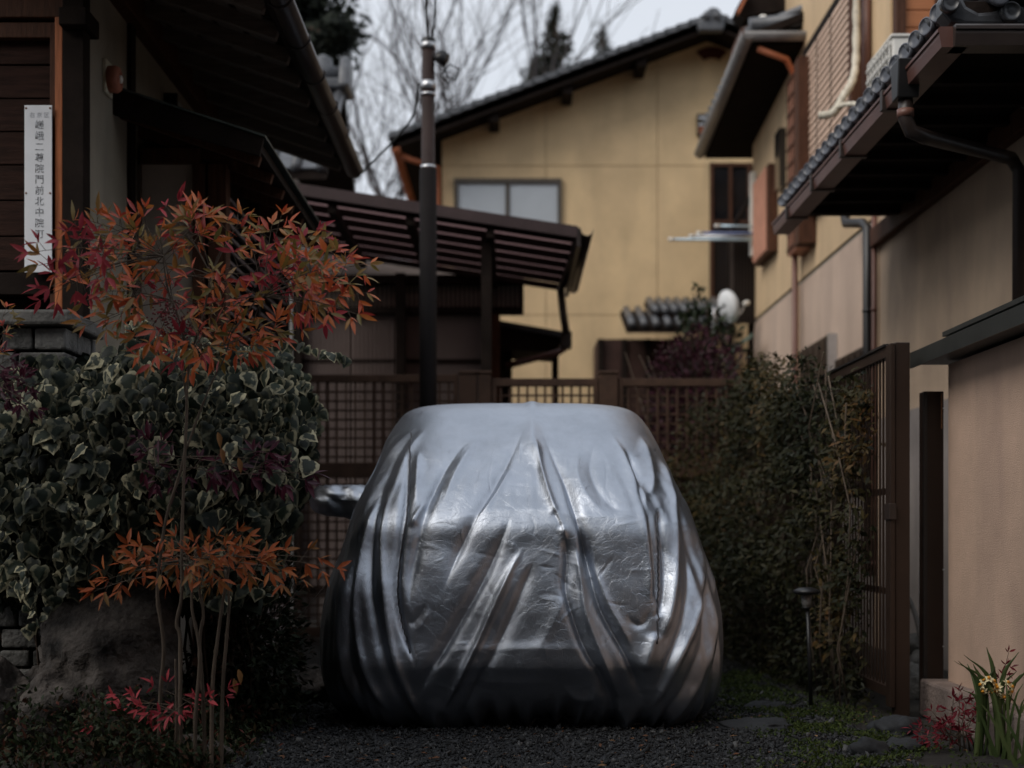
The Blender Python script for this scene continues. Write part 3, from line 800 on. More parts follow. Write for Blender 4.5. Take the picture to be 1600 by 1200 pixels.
# ================================================================ lattice gate and fence across the back of the driveway
YG = 10.35
def lattice(name, p0, p1, label, top=590, cat='fence', step=14.2, mid=735, frame=7, hstep=14.5):
    x0, x1, zt = PX(p0, YG), PX(p1, YG), PZ(top, YG)
    t = thing(name, ((x0 + x1) / 2, YG, 0), label, cat)
    fw = frame * YG / F
    for (z0, z1) in ((.06, .06 + .07), (zt - .055, zt), (PZ(mid + 12, YG), PZ(mid - 12, YG))):
        bb = MB(); bb.box(x0, x1, YG - .03, YG + .03, z0, z1); bb.build('rail', m_lattice, t, bevel=.003)
    for x in (x0, x1 - fw):
        bb = MB(); bb.box(x, x + fw, YG - .033, YG + .033, .06, zt + .004); bb.build('stile', m_lattice, t, bevel=.003)
    n = max(2, int((p1 - p0) / step)); 
    for k in range(1, n):
        x = x0 + (x1 - x0) * k / n
        bb = MB(); bb.box(x - .008, x + .008, YG - .016, YG, .1, zt - .03); bb.build('upright', m_lattice, t)
    z = zt - .055 - hstep * YG / F
    while z > .15:
        bb = MB(); bb.box(x0, x1, YG + .001, YG + .015, z - .007, z + .007); bb.build('crossbar', m_lattice, t); z -= hstep * YG / F
    return t
lattice('lattice_fence', 395, 716, 'brown timber lattice fence panel between the wooden house and the gate', top=586)
lattice('lattice_gate', 769, 934, 'brown timber lattice gate leaf between two posts behind the car roof', top=592, cat='gate', step=13.5, hstep=14)
lattice('lattice_fence', 966, 1180, 'brown timber lattice fence panel partly covered by climbers, joining the slat fence', top=592, step=15)
for (p0, p1, lab) in ((718, 745, 'square brown timber gate post beside the steel pole'), (748, 767, 'slim brown timber gate post at the hinge side of the gate'), (936, 964, 'broad brown timber gate post at the latch side of the gate')):
    t = thing('gate_post', (PX((p0 + p1) / 2, YG), YG, 0), lab, 'post')
    bb = MB(); bb.box(PX(p0, YG), PX(p1, YG), YG - .06, YG + .06, 0, PZ(585, YG)); bb.build('shaft', m_lattice, t, bevel=.005)
    bb = MB(); bb.box(PX(p0, YG) - .006, PX(p1, YG) + .006, YG - .068, YG + .068, PZ(585, YG) + .001, PZ(585, YG) + .02); bb.build('cap', m_lattice, t, bevel=.005)

# ================================================================ steel service pole with cables
YP = 9.9
pole = thing('service_pole', (PX(669, YP), YP, 0), 'slim dark steel service pole with metal bands standing by the gate', 'pole')
xp = PX(669, YP)
m_pole = mat('brown_black_pole', (.010, .008, .008), .7, var=.25, scale=5, spec=.12)
m_polet = mat('brown_pole_top', (.032, .020, .018), .6, var=.25, scale=5, spec=.2)
bb = MB(); bb.lathe((xp, YP, 0), [(.058, 0), (.055, PZ(262, YP)), (.048, PZ(262, YP) + .001), (.044, PZ(64, YP))], 20); bb.build('shaft', m_polet, pole, True)
bb = MB(); bb.lathe((xp, YP, 0), [(.062, 0), (.060, PZ(265, YP))], 20); bb.build('sleeve', m_pole, pole, True)
bb = MB(); bb.lathe((xp, YP, PZ(66, YP)), [(.05, -.02), (.05, .02), (.03, .03)], 16); bb.build('cap', m_blackmetal, pole, True)
for py, h in ((134, .028), (263, .018), (72, .02), (148, .008)):
    bb = MB(); bb.lathe((xp, YP, PZ(py, YP)), [(.052, -h), (.054, -h), (.054, h), (.052, h)], 20); bb.build('band', m_steel, pole, True)
bb = MB(); bb.lathe(P(689, 92, YP - .02), [(.05, -.03), (.055, 0), (.04, .05), (.015, .06)], 12, (.6, 0, .8)); bb.build('service_head', m_blackmetal, pole, True)
bb = MB(); bb.tube([P(694, 100, YP), P(700, 120, YP), P(712, 126, YP), P(718, 108, YP), P(702, 100, YP), P(690, 118, YP), P(700, 132, YP), P(712, 118, YP)], .006, 5); bb.build('cable_loop', m_black, pole, True)
def cable(pts, label, r=.008):
    c = smooth_path(pts, 30); bb = MB(); bb.tube([Vector(q) for q in c], r, 5); return tag(bb.build('cable', m_black, None, True), label, 'cable', 'cables at the service pole')
cable([P(669, 60, YP), P(667, 20, YP - .6), P(668, -40, YP - 1.6), P(672, -170, YP - 4)], 'thin black overhead cable rising from the top of the service pole', .007)
cable([P(676, 60, YP), P(680, 20, YP - .6), P(680, -40, YP - 1.6), P(684, -170, YP - 4)], 'thin black overhead cable rising from the top of the service pole', .007)
cable([P(664, 128, YP), P(654, 134, YP), P(650, 165, YP), P(640, 190, YP), P(610, 225, 9.8), P(560, 275, 9.5)], 'black cable sagging from the pole to the wooden house eave', .008)

# ================================================================ stucco house on the right
XR = 2.60
rh = thing('stucco_house', (4.0, 9.0, 0), 'two-storey beige stucco house with tiled pent roof along the fence', 'house')
bb = MB(); bb.box(XR, 6.5, 7.0, 10.15, 0, 3.24); bb.build('wall', m_beige, rh)
bb = MB(); bb.box(XR + .015, 6.5, 10.152, 15.45, 0, 3.06); bb.build('wall', mat('pinkish_stucco', (.56, .425, .335), .9, var=.12, scale=1.3, bump=.4, bscale=110, streak=.16), rh)
bb = MB(); bb.box(XR + .015, 6.5, 9.66, 15.45, 3.10, 6.2); up = bb.build('upper_wall', m_beige2, rh)
bb = MB(); bb.box(XR + .03, 6.5, 10.15, 15.44, 3.055, 3.105); bb.build('string_course', mat('joint_trim', (.22, .21, .17), .8), rh)
bb = MB(); bb.box(XR - .006, XR - .001, 7.0, 15.4, 0, 1.62); bb.build('added_dark_sheet', mat('dark_sheet_grey', (.30, .265, .245), .9, var=.2, scale=2, streak=.25), rh)  # added grey sheet, darkens the lower wall seen in the gap behind the posts
bb = MB(); bb.box(XR - .06, XR - .001, 7.0, 10.1, 2.84, 2.97); bb.build('wall_beam', m_wood, rh, bevel=.006)
# buff patch and pilaster strips
for px in (1372, 1246):
    y = YX(px, XR); bb = MB(); bb.box(XR - .012, XR + .014, y - .05, y + .05, 0, 3.05); bb.build('corner_strip', m_beige, rh)
# siding boards on the upper front wall
z = 3.3; k = 0
while z < 6.1:
    bb = MB(); d = .004 * (k % 2); bb.box(XR + .06, 6.4, 9.635, 9.658, z, z + .112); bb.build('siding_board', m_siding, up, bevel=.004); z += .118; k += 1
for px in (1464,):
    bb = MB(); x = PX(px, 9.62); bb.box(x - .012, x + .012, 9.622, 9.634, 3.3, 6.1); bb.build('cover_strip', m_wood, up)
bb = MB(); bb.box(XR - .005, XR + .058, 9.60, 9.70, 3.2, 6.2); bb.build('corner_trim', m_wood, up, bevel=.004)
bb = MB(); bb.box(XR - .01, XR + .014, 9.74, 9.86, 3.2, 6.2); bb.build('corner_trim', m_beige2, up)
# pent roof, hipped at the corner
EX, EY, EYB, EZ = 1.90, 5.97, 9.60, 3.00
def rpz(x, y): return EZ + .40 * min(x - EX, y - EY)
for nm, pts in (('roof_left', [(EX, EY), (EX, EYB), (2.6, EYB), (4.7, 9.6), (5.2, 9.6)]), ('roof_front', [(EX, EY), (5.2, 9.6), (7.5, 9.6), (7.5, EY)])):
    vv = [(x, y, EZ + .40 * ((x - EX) if nm == 'roof_left' else (y - EY)) ) for x, y in pts]
    bb = MB(); bb.prism(vv, (0, 0, .06)); s_ = bb.build('roof_boards', m_dark, rh)
    if nm == 'roof_left': roofL = s_
    else: roofF = s_
y = EY + .12; k = 0
while y < EYB + .02:                                  # each row of barrel tiles ends in a round face at the eave
    L_ = min(y - EY, 2.9) if y < 9.6 else .7
    L_ = max(L_, .25)
    bb = MB(); a = Vector((EX - .075, y, EZ + .055)); e = Vector((EX + L_, y, EZ + .055 + .40 * (L_ + .03) + .03))
    bb.tube([a, e], .034, 10); t_ = bb.build('barrel_tile', m_tiled, roofL, True)
    bb = MB(); bb.lathe(a, [(.041, .03), (.041, -.010), (.034, -.014), (.033, -.009), (.012, -.008)], 18, (.87, .5, .02)); bb.build('tile_face', m_tiledisc, t_, True)
    bb = MB(); bb.prism([(EX - .06, y + .035, EZ + .062), (EX - .06, y + .125, EZ + .062), (EX + L_, y + .125, EZ + .065 + .4 * L_), (EX + L_, y + .035, EZ + .065 + .4 * L_)], (0, 0, .018)); bb.build('pan_tile', m_tiled, roofL)
    y += .166; k += 1
x = EX + .12
while x < 4.0:
    bb = MB(); a = Vector((x, EY - .075, EZ + .055)); L_ = min(x - EX, 3.0)
    L_ = max(L_, .2)
    bb.tube([a, Vector((x, EY + L_, EZ + .06 + .4 * L_))], .034, 10); t_ = bb.build('barrel_tile', m_tiled, roofF, True)
    bb = MB(); bb.lathe(a, [(.043, .006), (.043, -.010), (.034, -.014), (.012, -.008)], 18, (0, 1, .02)); bb.build('tile_face', m_tiledisc, t_, True)
    bb = MB(); bb.prism([(x + .035, EY - .06, EZ + .062), (x + .125, EY - .06, EZ + .062), (x + .125, EY + L_, EZ + .065 + .4 * L_), (x + .035, EY + L_, EZ + .065 + .4 * L_)], (0, 0, .018)); bb.build('pan_tile', m_tiled, roofF)
    x += .166
# hip ridge and its scrolled end tile
bb = MB(); bb.tube([(EX + .12, EY + .12, EZ + .17), (5.1, 9.5, EZ + .13 + 1.28)], .085, 10); hp = bb.build('hip_ridge', m_tiled, rh, True)
oy = EY - .02
def disc(px, py, r, y, parent):
    bb = MB(); bb.lathe(P(px, py, y), [(r, .02), (r, -.012), (r * .82, -.018), (r * .78, -.010), (r * .3, -.012)], 24, (0, 1, 0)); return bb.build('scroll', m_tiled, parent, True)
bb = MB(); bb.prism([P(1474, 18, oy), P(1486, 34, oy), P(1510, 40, oy), P(1640, 42, oy), P(1640, 6, oy), P(1600, 8, oy), P(1572, 2, oy), P(1560, 16, oy), P(1530, 18, oy), P(1512, 8, oy), P(1500, -16, oy), P(1474, -14, oy)], (0, .12, 0))
on = bb.build('ridge_end_tile', m_tiled, hp, bevel=.02)
disc(1484, 5, .040, oy - .02, on); disc(1579, 19, .042, oy - .02, on); disc(1640, 10, .04, oy - .02, on)
# eave gutters, hopper, leader pipes
def box_gutter(a, b_, name='gutter', mm=m_gutter):
    a, b_ = Vector(a), Vector(b_)
    bb = MB(); d = (b_ - a).normalized(); s_ = d.cross(Vector((0, 0, 1))).normalized()
    prof_ = [(-.055, .0), (.052, .0), (.060, .045), (.060, .058), (.068, .062), (.068, .075), (.058, .085), (-.062, .085)]
    n_ = len(prof_)
    vs_ = [p + s_ * q[0] + Vector((0, 0, q[1])) for p in (a, b_) for q in prof_]
    bb.add(vs_, [tuple(range(n_ - 1, -1, -1)), tuple(range(n_, 2 * n_))] + [(i, (i + 1) % n_, n_ + (i + 1) % n_, n_ + i) for i in range(n_)])
    return bb.build(name, mm, rh)
gl = box_gutter((EX - .075, EYB + .02, EZ - .165), (EX - .075, EY - .10, EZ - .165))
box_gutter((EX - .08, EY - .075, EZ - .165), (6.5, EY - .075, EZ - .165), mm=m_gutter_d)
for y in (6.75, 7.6, 8.35, 9.1):
    bb = MB(); bb.box(EX - .15, EX - .005, y - .02, y + .02, EZ - .173, EZ - .076); bb.build('gutter_joint', m_gutter_d, gl, bevel=.003)
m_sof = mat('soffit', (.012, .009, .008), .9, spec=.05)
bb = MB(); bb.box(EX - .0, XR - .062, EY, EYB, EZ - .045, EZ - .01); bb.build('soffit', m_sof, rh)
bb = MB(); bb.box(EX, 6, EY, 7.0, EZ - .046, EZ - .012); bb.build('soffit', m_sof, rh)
for y in np.arange(6.6, 9.6, .34):
    bb = MB(); bb.bar((EX + .01, y, EZ - .07), (XR - .06, y, EZ - .065), .05, .05); bb.build('rafter', m_dark, rh)
hx = YX(1420, EX - .11)
bb = MB(); bb.prism([(EX - .175, hx - .07, EZ - .05), (EX - .175, hx + .07, EZ - .05), (EX - .175, hx + .045, EZ - .22), (EX - .175, hx - .045, EZ - .22)], (.10, 0, 0)); bb.build('rainwater_head', m_blackmetal, rh, bevel=.006)
bb = MB(); bb.tube([(EX - .125, hx, EZ - .20), (EX - .125, hx, EZ - .30), (EX - .10, hx, EZ - .36), (EX - .02, hx + .03, EZ - .38), (XR - .10, 7.12, EZ - .30), (XR - .05, 7.15, EZ - .36), (XR - .05, 7.15, .2)], .034, 12); bb.build('leader_pipe', m_gutter_d, rh, True)
bb = MB(); bb.lathe((EX - .125, hx, EZ - .28), [(.038, -.018), (.038, .018)], 12); bb.build('pipe_collar', m_pipe, rh, True)
# downpipes on the side wall
def downpipe(px, ytop, ybot, r, mm, off=.06, jog=None):
    X = XR - off; Y = YX(px, X)
    pts = [(X, Y, PZ(ytop, Y)), (X, Y, max(PZ(ybot, Y), .02))]
    if jog: pts = [Vector((X - .07, Y + .42, PZ(ytop, Y))), Vector((X - .06, Y + .40, PZ(jog - 20, Y))), Vector((X - .01, Y + .1, PZ(jog - 6, Y))), Vector((X, Y, PZ(jog + 6, Y))), Vector((X, Y, PZ(ybot, Y)))]
    bb = MB(); bb.tube(pts, r, 12); p_ = bb.build('downpipe', mm, rh, True)
    for zz in np.arange(.6, PZ(ytop, Y) - .4, .9):
        bb = MB(); bb.lathe((X, Y, zz), [(r + .004, -.012), (r + .004, .012)], 12); bb.build('pipe_clip', mm, p_, True)
downpipe(1242, 330, 900, .028, m_pipe)
downpipe(1356, 310, 900, .036, m_pipe_k, jog=350)
downpipe(1366, 318, 900, .02, m_pipe, off=.03)
Yd = 10.35
bb = MB(); bb.tube([P(1354, -60, Yd), P(1354, 175, Yd)], .034, 12); bb.build('downpipe', m_pipe, rh, True)
# upper storm shutters of fine slats
Xs = XR - .03
ys = [YX(p, Xs) for p in (1335, 1301.5, 1279.5, 1259)]
zs0, zs1 = 3.60, 4.96
fr_ = MB(); fr_.box(Xs - .02, XR + .014, ys[0] - .05, ys[3] + .04, zs1, zs1 + .07); fr_.build('shutter_head', m_dark, up)
fr_ = MB(); fr_.box(Xs - .02, XR + .014, ys[0] - .05, ys[3] + .04, zs0 - .06, zs0); fr_.build('shutter_sill', m_dark, up)
for a, c in zip(ys[:-1], ys[1:]):
    bb = MB(); bb.box(Xs - .004, XR + .014, a + .012, c - .012, zs0, zs1); sp_ = bb.build('shutter', m_wood, up)
    bb = MB(); nn = 22
    for k in range(nn):
        z = zs0 + (zs1 - zs0) * (k + .5) / nn
        bb.bar((Xs - .014, a + .016, z), (Xs - .014, c - .016, z), .010, .046, (.18, 0, .98))
    bb.build('slats', m_shutter, sp_)['kind'] = 'stuff'
    bb = MB(); bb.box(Xs - .02, XR + .014, c - .012, c + .012, zs0, zs1); bb.build('shutter_post', m_dark, up)
bb = MB(); bb.box(Xs - .05, XR + .014, ys[0] - .10, ys[0] - .012, 3.3, 6.0); bb.build('shutter_jamb', m_wood, up, bevel=.004)
# brown jamb and terracotta lattice screen beyond the shutters
ya, yb2 = YX(1257, XR - .10), YX(1245, XR - .12)
bb = MB(); bb.box(XR - .14, XR + .014, ya + .05, yb2 + .02, 3.3, PZ(98, yb2)); bb.build('screen_post', m_wood, up)
yc = YX(1229, XR - .12)
bb = MB(); bb.box(XR - .11, XR + .014, yb2 + .03, yc, 3.3, PZ(128, yc)); sc_ = bb.build('screen', m_shutter_r, up)
for z in np.arange(3.34, PZ(128, yc), .15):
    bb = MB(); bb.box(XR - .124, XR - .112, yb2 + .03, yc, z, z + .016); bb.build('screen_bar', m_wood, sc_)
for y in np.linspace(yb2 + .08, yc - .05, 4):
    bb = MB(); bb.box(XR - .122, XR - .112, y - .012, y + .012, 3.3, PZ(130, yc)); bb.build('screen_bar', m_wood, sc_)
# far upper eave with its gutter, dark soffit below
FX, FY0, FY1 = 2.16, 12.75, 15.9
FZ = 5.24
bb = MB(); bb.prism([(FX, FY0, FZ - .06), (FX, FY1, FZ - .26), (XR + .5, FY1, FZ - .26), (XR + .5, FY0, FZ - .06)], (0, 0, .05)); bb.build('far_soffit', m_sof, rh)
bb = MB(); bb.prism([(FX, FY0, FZ - .01), (FX, FY1, FZ - .01), (6.5, FY1, FZ + 1.7), (6.5, FY0, FZ + 1.7)], (0, 0, .07)); fro = bb.build('far_roof', m_dark, rh)
y = FY0 + .1
while y < FY1:
    bb = MB(); bb.tube([(FX - .04, y, FZ + .085), (3.4, y, FZ + .085 + .41 * 1.3)], .045, 8); bb.build('barrel_tile', m_tile, fro, True); y += .24
m_gutgrey = mat('grey_gutter', (.22, .215, .215), .45, var=.2)
half_gutter((FX - .06, FY0 - .12, FZ + .02), (FX - .06, FY1, FZ - .20), .065).build('far_gutter', m_gutgrey, rh, True)
half_gutter((FX - .1, FY0 - .07, FZ + .02), (XR + .35, FY0 - .07, FZ + .02), .065).build('far_gutter', m_gutgrey, rh, True)
bb = MB(); bb.tube([(FX + .04, FY0 - .02, FZ - .10), (FX + .3, FY0, FZ - .19), (XR - .05, FY0 + .1, FZ - .3), (XR - .05, FY0 + .12, FZ - .9)], .03, 8); bb.build('downpipe', m_copper, rh, True)
bb = MB(); bb.tube([(2.15, FY0 + .1, FZ + .15), (3.3, FY0 + .1, FZ + .26)], .07, 8); bb.build('far_ridge_tile', m_tile, rh, True)
bb = MB(); bb.lathe(P(1192, 35, 12.9), [(.02, -.06), (.055, -.03), (.06, .02), (.03, .06)], 14); bb.build('ridge_finial', m_white, rh, True)
# topmost eave above the far roof
bb = MB(); bb.prism([P(1150, 14, 13.6), P(1166, -16, 13.6), P(1300, -60, 13.6), P(1300, 6, 13.6), P(1172, 24, 13.6), P(1164, 28, 13.6)], (0, .3, 0)); te = bb.build('top_eave', m_dark, rh)
bb = MB(); bb.bar(P(1152, 22, 13.55), P(1168, -10, 13.55), .03, .07, (0, 1, 0)); bb.build('eave_trim', m_copper, te)
bb = MB(); bb.box(PX(1176, 13.9), PX(1300, 13.9), 13.92, 15.3, PZ(45, 13.9), PZ(5, 13.9)); bb.build('gable_wall', m_wood, te)
# brown window box with bars, and shuttered windows below
yw0, yw1 = YX(1204, XR - .06), YX(1181, XR - .06)
bb = MB(); bb.box(XR - .08, XR + .014, yw0, yw1, PZ(392, yw0), PZ(255, yw0)); wb = bb.build('window_box', m_wood, rh)
for y in np.linspace(yw0 + .1, yw1 - .1, 6):
    bb = MB(); bb.box(XR - .105, XR - .085, y - .02, y + .02, PZ(388, yw0), PZ(258, yw0)); bb.build('window_bar', m_shutter_r, wb)
bb = MB(); bb.box(XR - .05, XR + .014, YX(1226, XR), YX(1218, XR), PZ(300, 13.8), PZ(210, 13.8)); bb.build('window', m_glass, rh)
for (p0, p1, pt) in ((1296, 1250, 522), (1352, 1306, 540)):
    y0, y1 = YX(p0, XR - .04), YX(p1, XR - .04); zt = PZ(pt, y0)
    bb = MB(); bb.box(XR - .05, XR + .012, y0, y1, zt - 1.0, zt); wb = bb.build('shutter_case', m_brownmetal, rh, bevel=.004)
    for k in range(5):
        y = y0 + (y1 - y0) * (k + .5) / 5
        bb = MB(); bb.box(XR - .058, XR - .051, y - .02, y + .02, zt - .98, zt - .03); bb.build('rib', m_brownmetal, wb)
    bb = MB(); bb.box(XR - .06, XR + .012, y0 - .05, y0 - .003, zt - 1.0, zt - .0); bb.build('frame', m_steel, wb)
# verdigris sheet hood under the near eave
bb = MB(); bb.prism([P(1520, 128, 6.95), P(1640, 150, 6.95), P(1640, 172, 6.95), P(1532, 146, 6.95)], (0, .06, 0)); bb.build('hood', m_green_sheet, rh)

# air conditioner on the pent roof
ac = thing('air_conditioner', (2.5, 9.0, 3.25), 'white outdoor air conditioner with a wire grille on the tiled pent roof', 'air conditioner')
zA0, zA1 = 3.26, PZ(60, 8.8)
bb = MB(); bb.box(2.335, 2.62, 8.72, 9.30, zA0, zA1 - .02); bb.build('casing', m_white, ac, bevel=.012)
bb = MB(); bb.box(2.322, 2.63, 8.71, 9.31, zA1 - .018, zA1); bb.build('lid', m_white, ac, bevel=.006)
for y in np.linspace(8.75, 9.27, 8):
    bb = MB(); bb.box(2.316, 2.326, y - .006, y + .006, zA0 + .02, zA1 - .03); bb.build('grille_bar', m_white, ac)
for z in np.linspace(zA0 + .05, zA1 - .06, 8):
    bb = MB(); bb.box(2.308, 2.315, 8.74, 9.28, z - .005, z + .005); bb.build('grille_bar', m_white, ac)
bb = MB(); bb.box(2.328, 2.334, 8.76, 9.26, zA0 + .03, zA1 - .05); bb.build('coil', mat('dark_coil', (.09, .09, .09), .6), ac)
# taped refrigerant pipe hanging down the wall
rp_ = thing('insulated_pipe', tuple(P(1337, 100, 10.25)), 'white taped refrigerant pipe bending off the upper wall by the shutters', 'pipe')
bb = MB(); c = smooth_path([P(1338, -60, 10.3), P(1338, 20, 10.3), P(1337, 95, 10.25), P(1331, 128, 10.1), P(1318, 150, 9.95), P(1308, 168, 9.9), P(1298, 178, 9.85), P(1280, 181, 9.85)], 60)
bb.tube([Vector(q) for q in c], [.027 + .0035 * math.sin(i * 1.7) for i in range(len(c))], 10); bb.build('main_run', m_wrap, rp_, True)
bb = MB(); c = smooth_path([P(1304, 172, 9.9), P(1318, 164, 9.8), P(1338, 163, 9.6), P(1352, 169, 9.4), P(1357, 156, 9.3), P(1364, 148, 9.28)], 50)
bb.tube([Vector(q) for q in c], [.017 + .003 * math.sin(i * 1.9) for i in range(len(c))], 8); bb.build('branch', m_wrap, rp_, True)

# balcony with laundry poles and satellite dish at the far end of the stucco house
bc = thing('balcony', (2.45, 15.6, 0), 'dark sheet-sided balcony on the far end of the stucco house', 'balcony')
bb = MB(); bb.box(PX(1142, 15.3), XR + .2, 15.3, 15.34, PZ(505, 15.3), PZ(355, 15.3)); pn = bb.build('panel', mat('balcony_sheet', (.06, .045, .038), .6, var=.2), bc)
for k in range(7):
    x = PX(1146 + 5 * k, 15.3); bb = MB(); bb.box(x, x + .012, 15.28, 15.298, PZ(503, 15.3), PZ(360, 15.3)); bb.build('rib', m_dark, pn)
bb = MB(); bb.tube([P(1144, 358, 15.25), P(1160, 330, 15.25), P(1178, 300, 15.25)], .03, 6); bb.build('rail', m_dark, bc, True)
bb = MB(); bb.box(PX(1172, 15.2), PX(1180, 15.2), 15.15, 15.25, PZ(400, 15.2), PZ(270, 15.2)); bb.build('curtain', m_white, bc)
for px in (1143, 1176):
    bb = MB(); bb.box(PX(px, 15.3) - .03, PX(px, 15.3) + .03, 15.36, 15.42, 0, PZ(350, 15.3)); bb.build('post', m_dark, bc)
for (p0, py, lab, mm) in ((1118, 353, 'upper pale green laundry pole sticking out from the balcony', m_alu), (1090, 364, 'blue laundry pole sticking out from the balcony, below the green one', mat('blue_pole', (.16, .20, .36), .4)), (1078, 369, 'grey laundry pole sticking out from the balcony, between blue and longest poles', m_steel), (1046, 374, 'longest pale laundry pole, lowest of those on the balcony', m_alu)):
    bb = MB(); bb.tube([P(p0, py, 15.1), P(1156, py + .5, 15.1), P(1190, py + 1, 15.1)], .015, 8)
    l_ = thing('laundry_pole', tuple(P(p0, py, 15.1)), lab, 'pole', 'laundry poles on the balcony'); bb.build('tube', mm, l_, True)
    bb = MB(); bb.lathe(P(p0, py, 15.1), [(.019, -.01), (.019, .05)], 10, (1, 0, 0)); bb.build('end_cap', m_white, l_, True)
sd = thing('satellite_dish', tuple(P(1131, 505, 14.9)), 'white satellite dish mounted on the balcony', 'satellite dish')
bb = MB(); dc = P(1132, 480, 14.9); ax = Vector((.84, .46, .25)).normalized()
bb.lathe(dc, [(.175, .055), (.17, .06), (.12, .03), (.06, .007), (.0, 0), (.06, -.004), (.12, .018), (.175, .05)], 30, ax); bb.build('reflector', mat('dish_white', (.72, .74, .75), .5, var=.05), sd, True)
bb = MB(); bb.tube([dc - Vector((0, 0, .18)) + ax * .04, dc + ax * .22 - Vector((0, 0, .10)), dc + ax * .28 - Vector((0, 0, .02))], .010, 6); ar = bb.build('arm', m_steel, sd, True)
bb = MB(); bb.lathe(dc + ax * .29 - Vector((0, 0, .01)), [(.02, -.03), (.03, .02), (.02, .04)], 12, ax); bb.build('receiver', m_white, ar, True)
bb = MB(); bb.tube([dc - ax * .02, dc - ax * .14, dc - ax * .14 - Vector((0, -.1, .35))], .018, 8); bb.build('mount', m_steel, sd, True)
gsh = thing('green_awning', tuple(P(1160, 540, 14.6)), 'small pale green sheet awning low on the far stucco wall', 'awning')
bb = MB(); bb.prism([P(1140, 545, 14.5), P(1176, 520, 14.5), P(1176, 526, 14.5), P(1140, 551, 14.5)], (0, 1.2, 0)); bb.build('sheet', m_green_sheet, gsh)
for px in (1146, 1170):
    bb = MB(); bb.box(PX(px, 14.6) - .02, PX(px, 14.6) + .02, 14.6, 14.64, 0, PZ(545, 14.6)); bb.build('post', m_dark, gsh)

# ================================================================ wing wall, posts and fence on the right
ww = thing('garden_wall', (2.0, 5.0, 0), 'pinkish stucco garden wall with dark sheet-metal coping', 'wall')
XG = 1.945
bb = MB(); bb.box(XG, XG + .22, 2.6, 6.34, .12, PZ(572, 6.4)); bb.build('stucco_body', m_wing, ww)
bb = MB(); bb.box(XG - .10, XG + .30, 2.6, 6.44, 0, PZ(1058, 6.5)); bb.build('plinth', m_plinth, ww, bevel=.012)
ct = PZ(566, 6.4)
m_cope = mat('black_coping', (.022, .024, .022), .45, var=.35, scale=6, spec=.5)
bb = MB(); bb.prism([(XG - .125, 6.46, ct - .005), (XG - .125, 6.46, ct + .045), (XG + .10, 6.46, ct + .13), (XG + .34, 6.46, ct + .045), (XG + .34, 6.46, ct - .005)], (0, -3.8, 0)); cp = bb.build('coping', m_cope, ww)
bb = MB(); bb.prism([(XG - .03, 6.33, ct + .105), (XG - .03, 6.33, ct + .125), (XG + .10, 6.33, ct + .175), (XG + .25, 6.33, ct + .125), (XG + .25, 6.33, ct + .105)], (0, -3.6, 0)); bb.build('coping_ridge', m_cope, cp)
bb = MB(); bb.box(XG - .135, XG - .126, 2.7, 6.47, ct - .02, ct + .05); bb.build('drip_edge', m_cope, cp)

bp_ = thing('gate_post_channel', (1.92, 6.5, 0), 'dark brown metal channel post against the end of the stucco garden wall', 'post')
zt = PZ(611, 6.45)
bb = MB(); bb.box(PX(1448, 6.42), PX(1479, 6.42), 6.46, 6.54, .0, zt); bb.build('channel', m_brownmetal, bp_, bevel=.004)
bb = MB(); bb.box(PX(1446, 6.42), PX(1452, 6.42), 6.448, 6.46, .0, zt - .002); bb.build('flange', m_blackmetal, bp_)
bb = MB(); bb.box(PX(1474.5, 6.42), PX(1476, 6.42), 6.453, 6.4595, zt - .17, zt - .01); bb.build('strike', m_rust, bp_)
for py in (638, 1010, 890):
    bb = MB(); bb.lathe(P(1474, py, 6.455), [(.004, 0), (.004, -.003)], 8, (0, 1, 0)); bb.build('screw', m_steel, bp_)

fe = thing('slat_fence', (1.7, 8.2, 0), 'brown metal slat fence overgrown with climbers along the driveway', 'fence')
fz = PZ(540, 6.3)
x0, x1 = PX(1388, 6.3), PX(1418, 6.3)
bb = MB(); bb.box(x0 + .018, x1, 6.26, 6.32, .02, fz + .01); bb.build('end_post', m_brownmetal, fe, bevel=.004)
bb = MB(); bb.box(x0 - .004, x0 + .017, 6.25, 6.33, .06, fz + .005); bb.build('end_stile', m_brownmetal, fe, bevel=.003)
bb = MB(); bb.box(x0 - .012, x0 + .02, 6.24, 6.335, PZ(812, 6.3), PZ(787, 6.3)); bb.build('latch', m_gutter_d, fe, bevel=.003)
for z in (.10, fz - .045):
    bb = MB(); bb.box(x0 + .0, x0 + .04, 6.335, 10.2, z, z + .045); bb.build('rail', m_brownmetal, fe)
bb = MB(); bb.box(x0 - .01, x0 + .05, 6.335, 10.2, fz + .0012, fz + .012); bb.build('top_cap', m_blackmetal, fe)
for z in (.55, 1.0):
    bb = MB(); bb.box(x0 + .026, x0 + .04, 6.335, 10.2, z, z + .03); bb.build('rail', m_brownmetal, fe)
y = 6.38
while y < 10.2:
    bb = MB(); bb.box(x0 + .012, x0 + .020, y, y + .014, .10, fz - .01); bb.build('slat', m_brownmetal, fe); y += .058
for y in (7.6, 8.9, 10.15):
    bb = MB(); bb.box(x0 + .045, x0 + .09, y - .03, y + .03, 0, fz + .005); bb.build('post', m_brownmetal, fe)
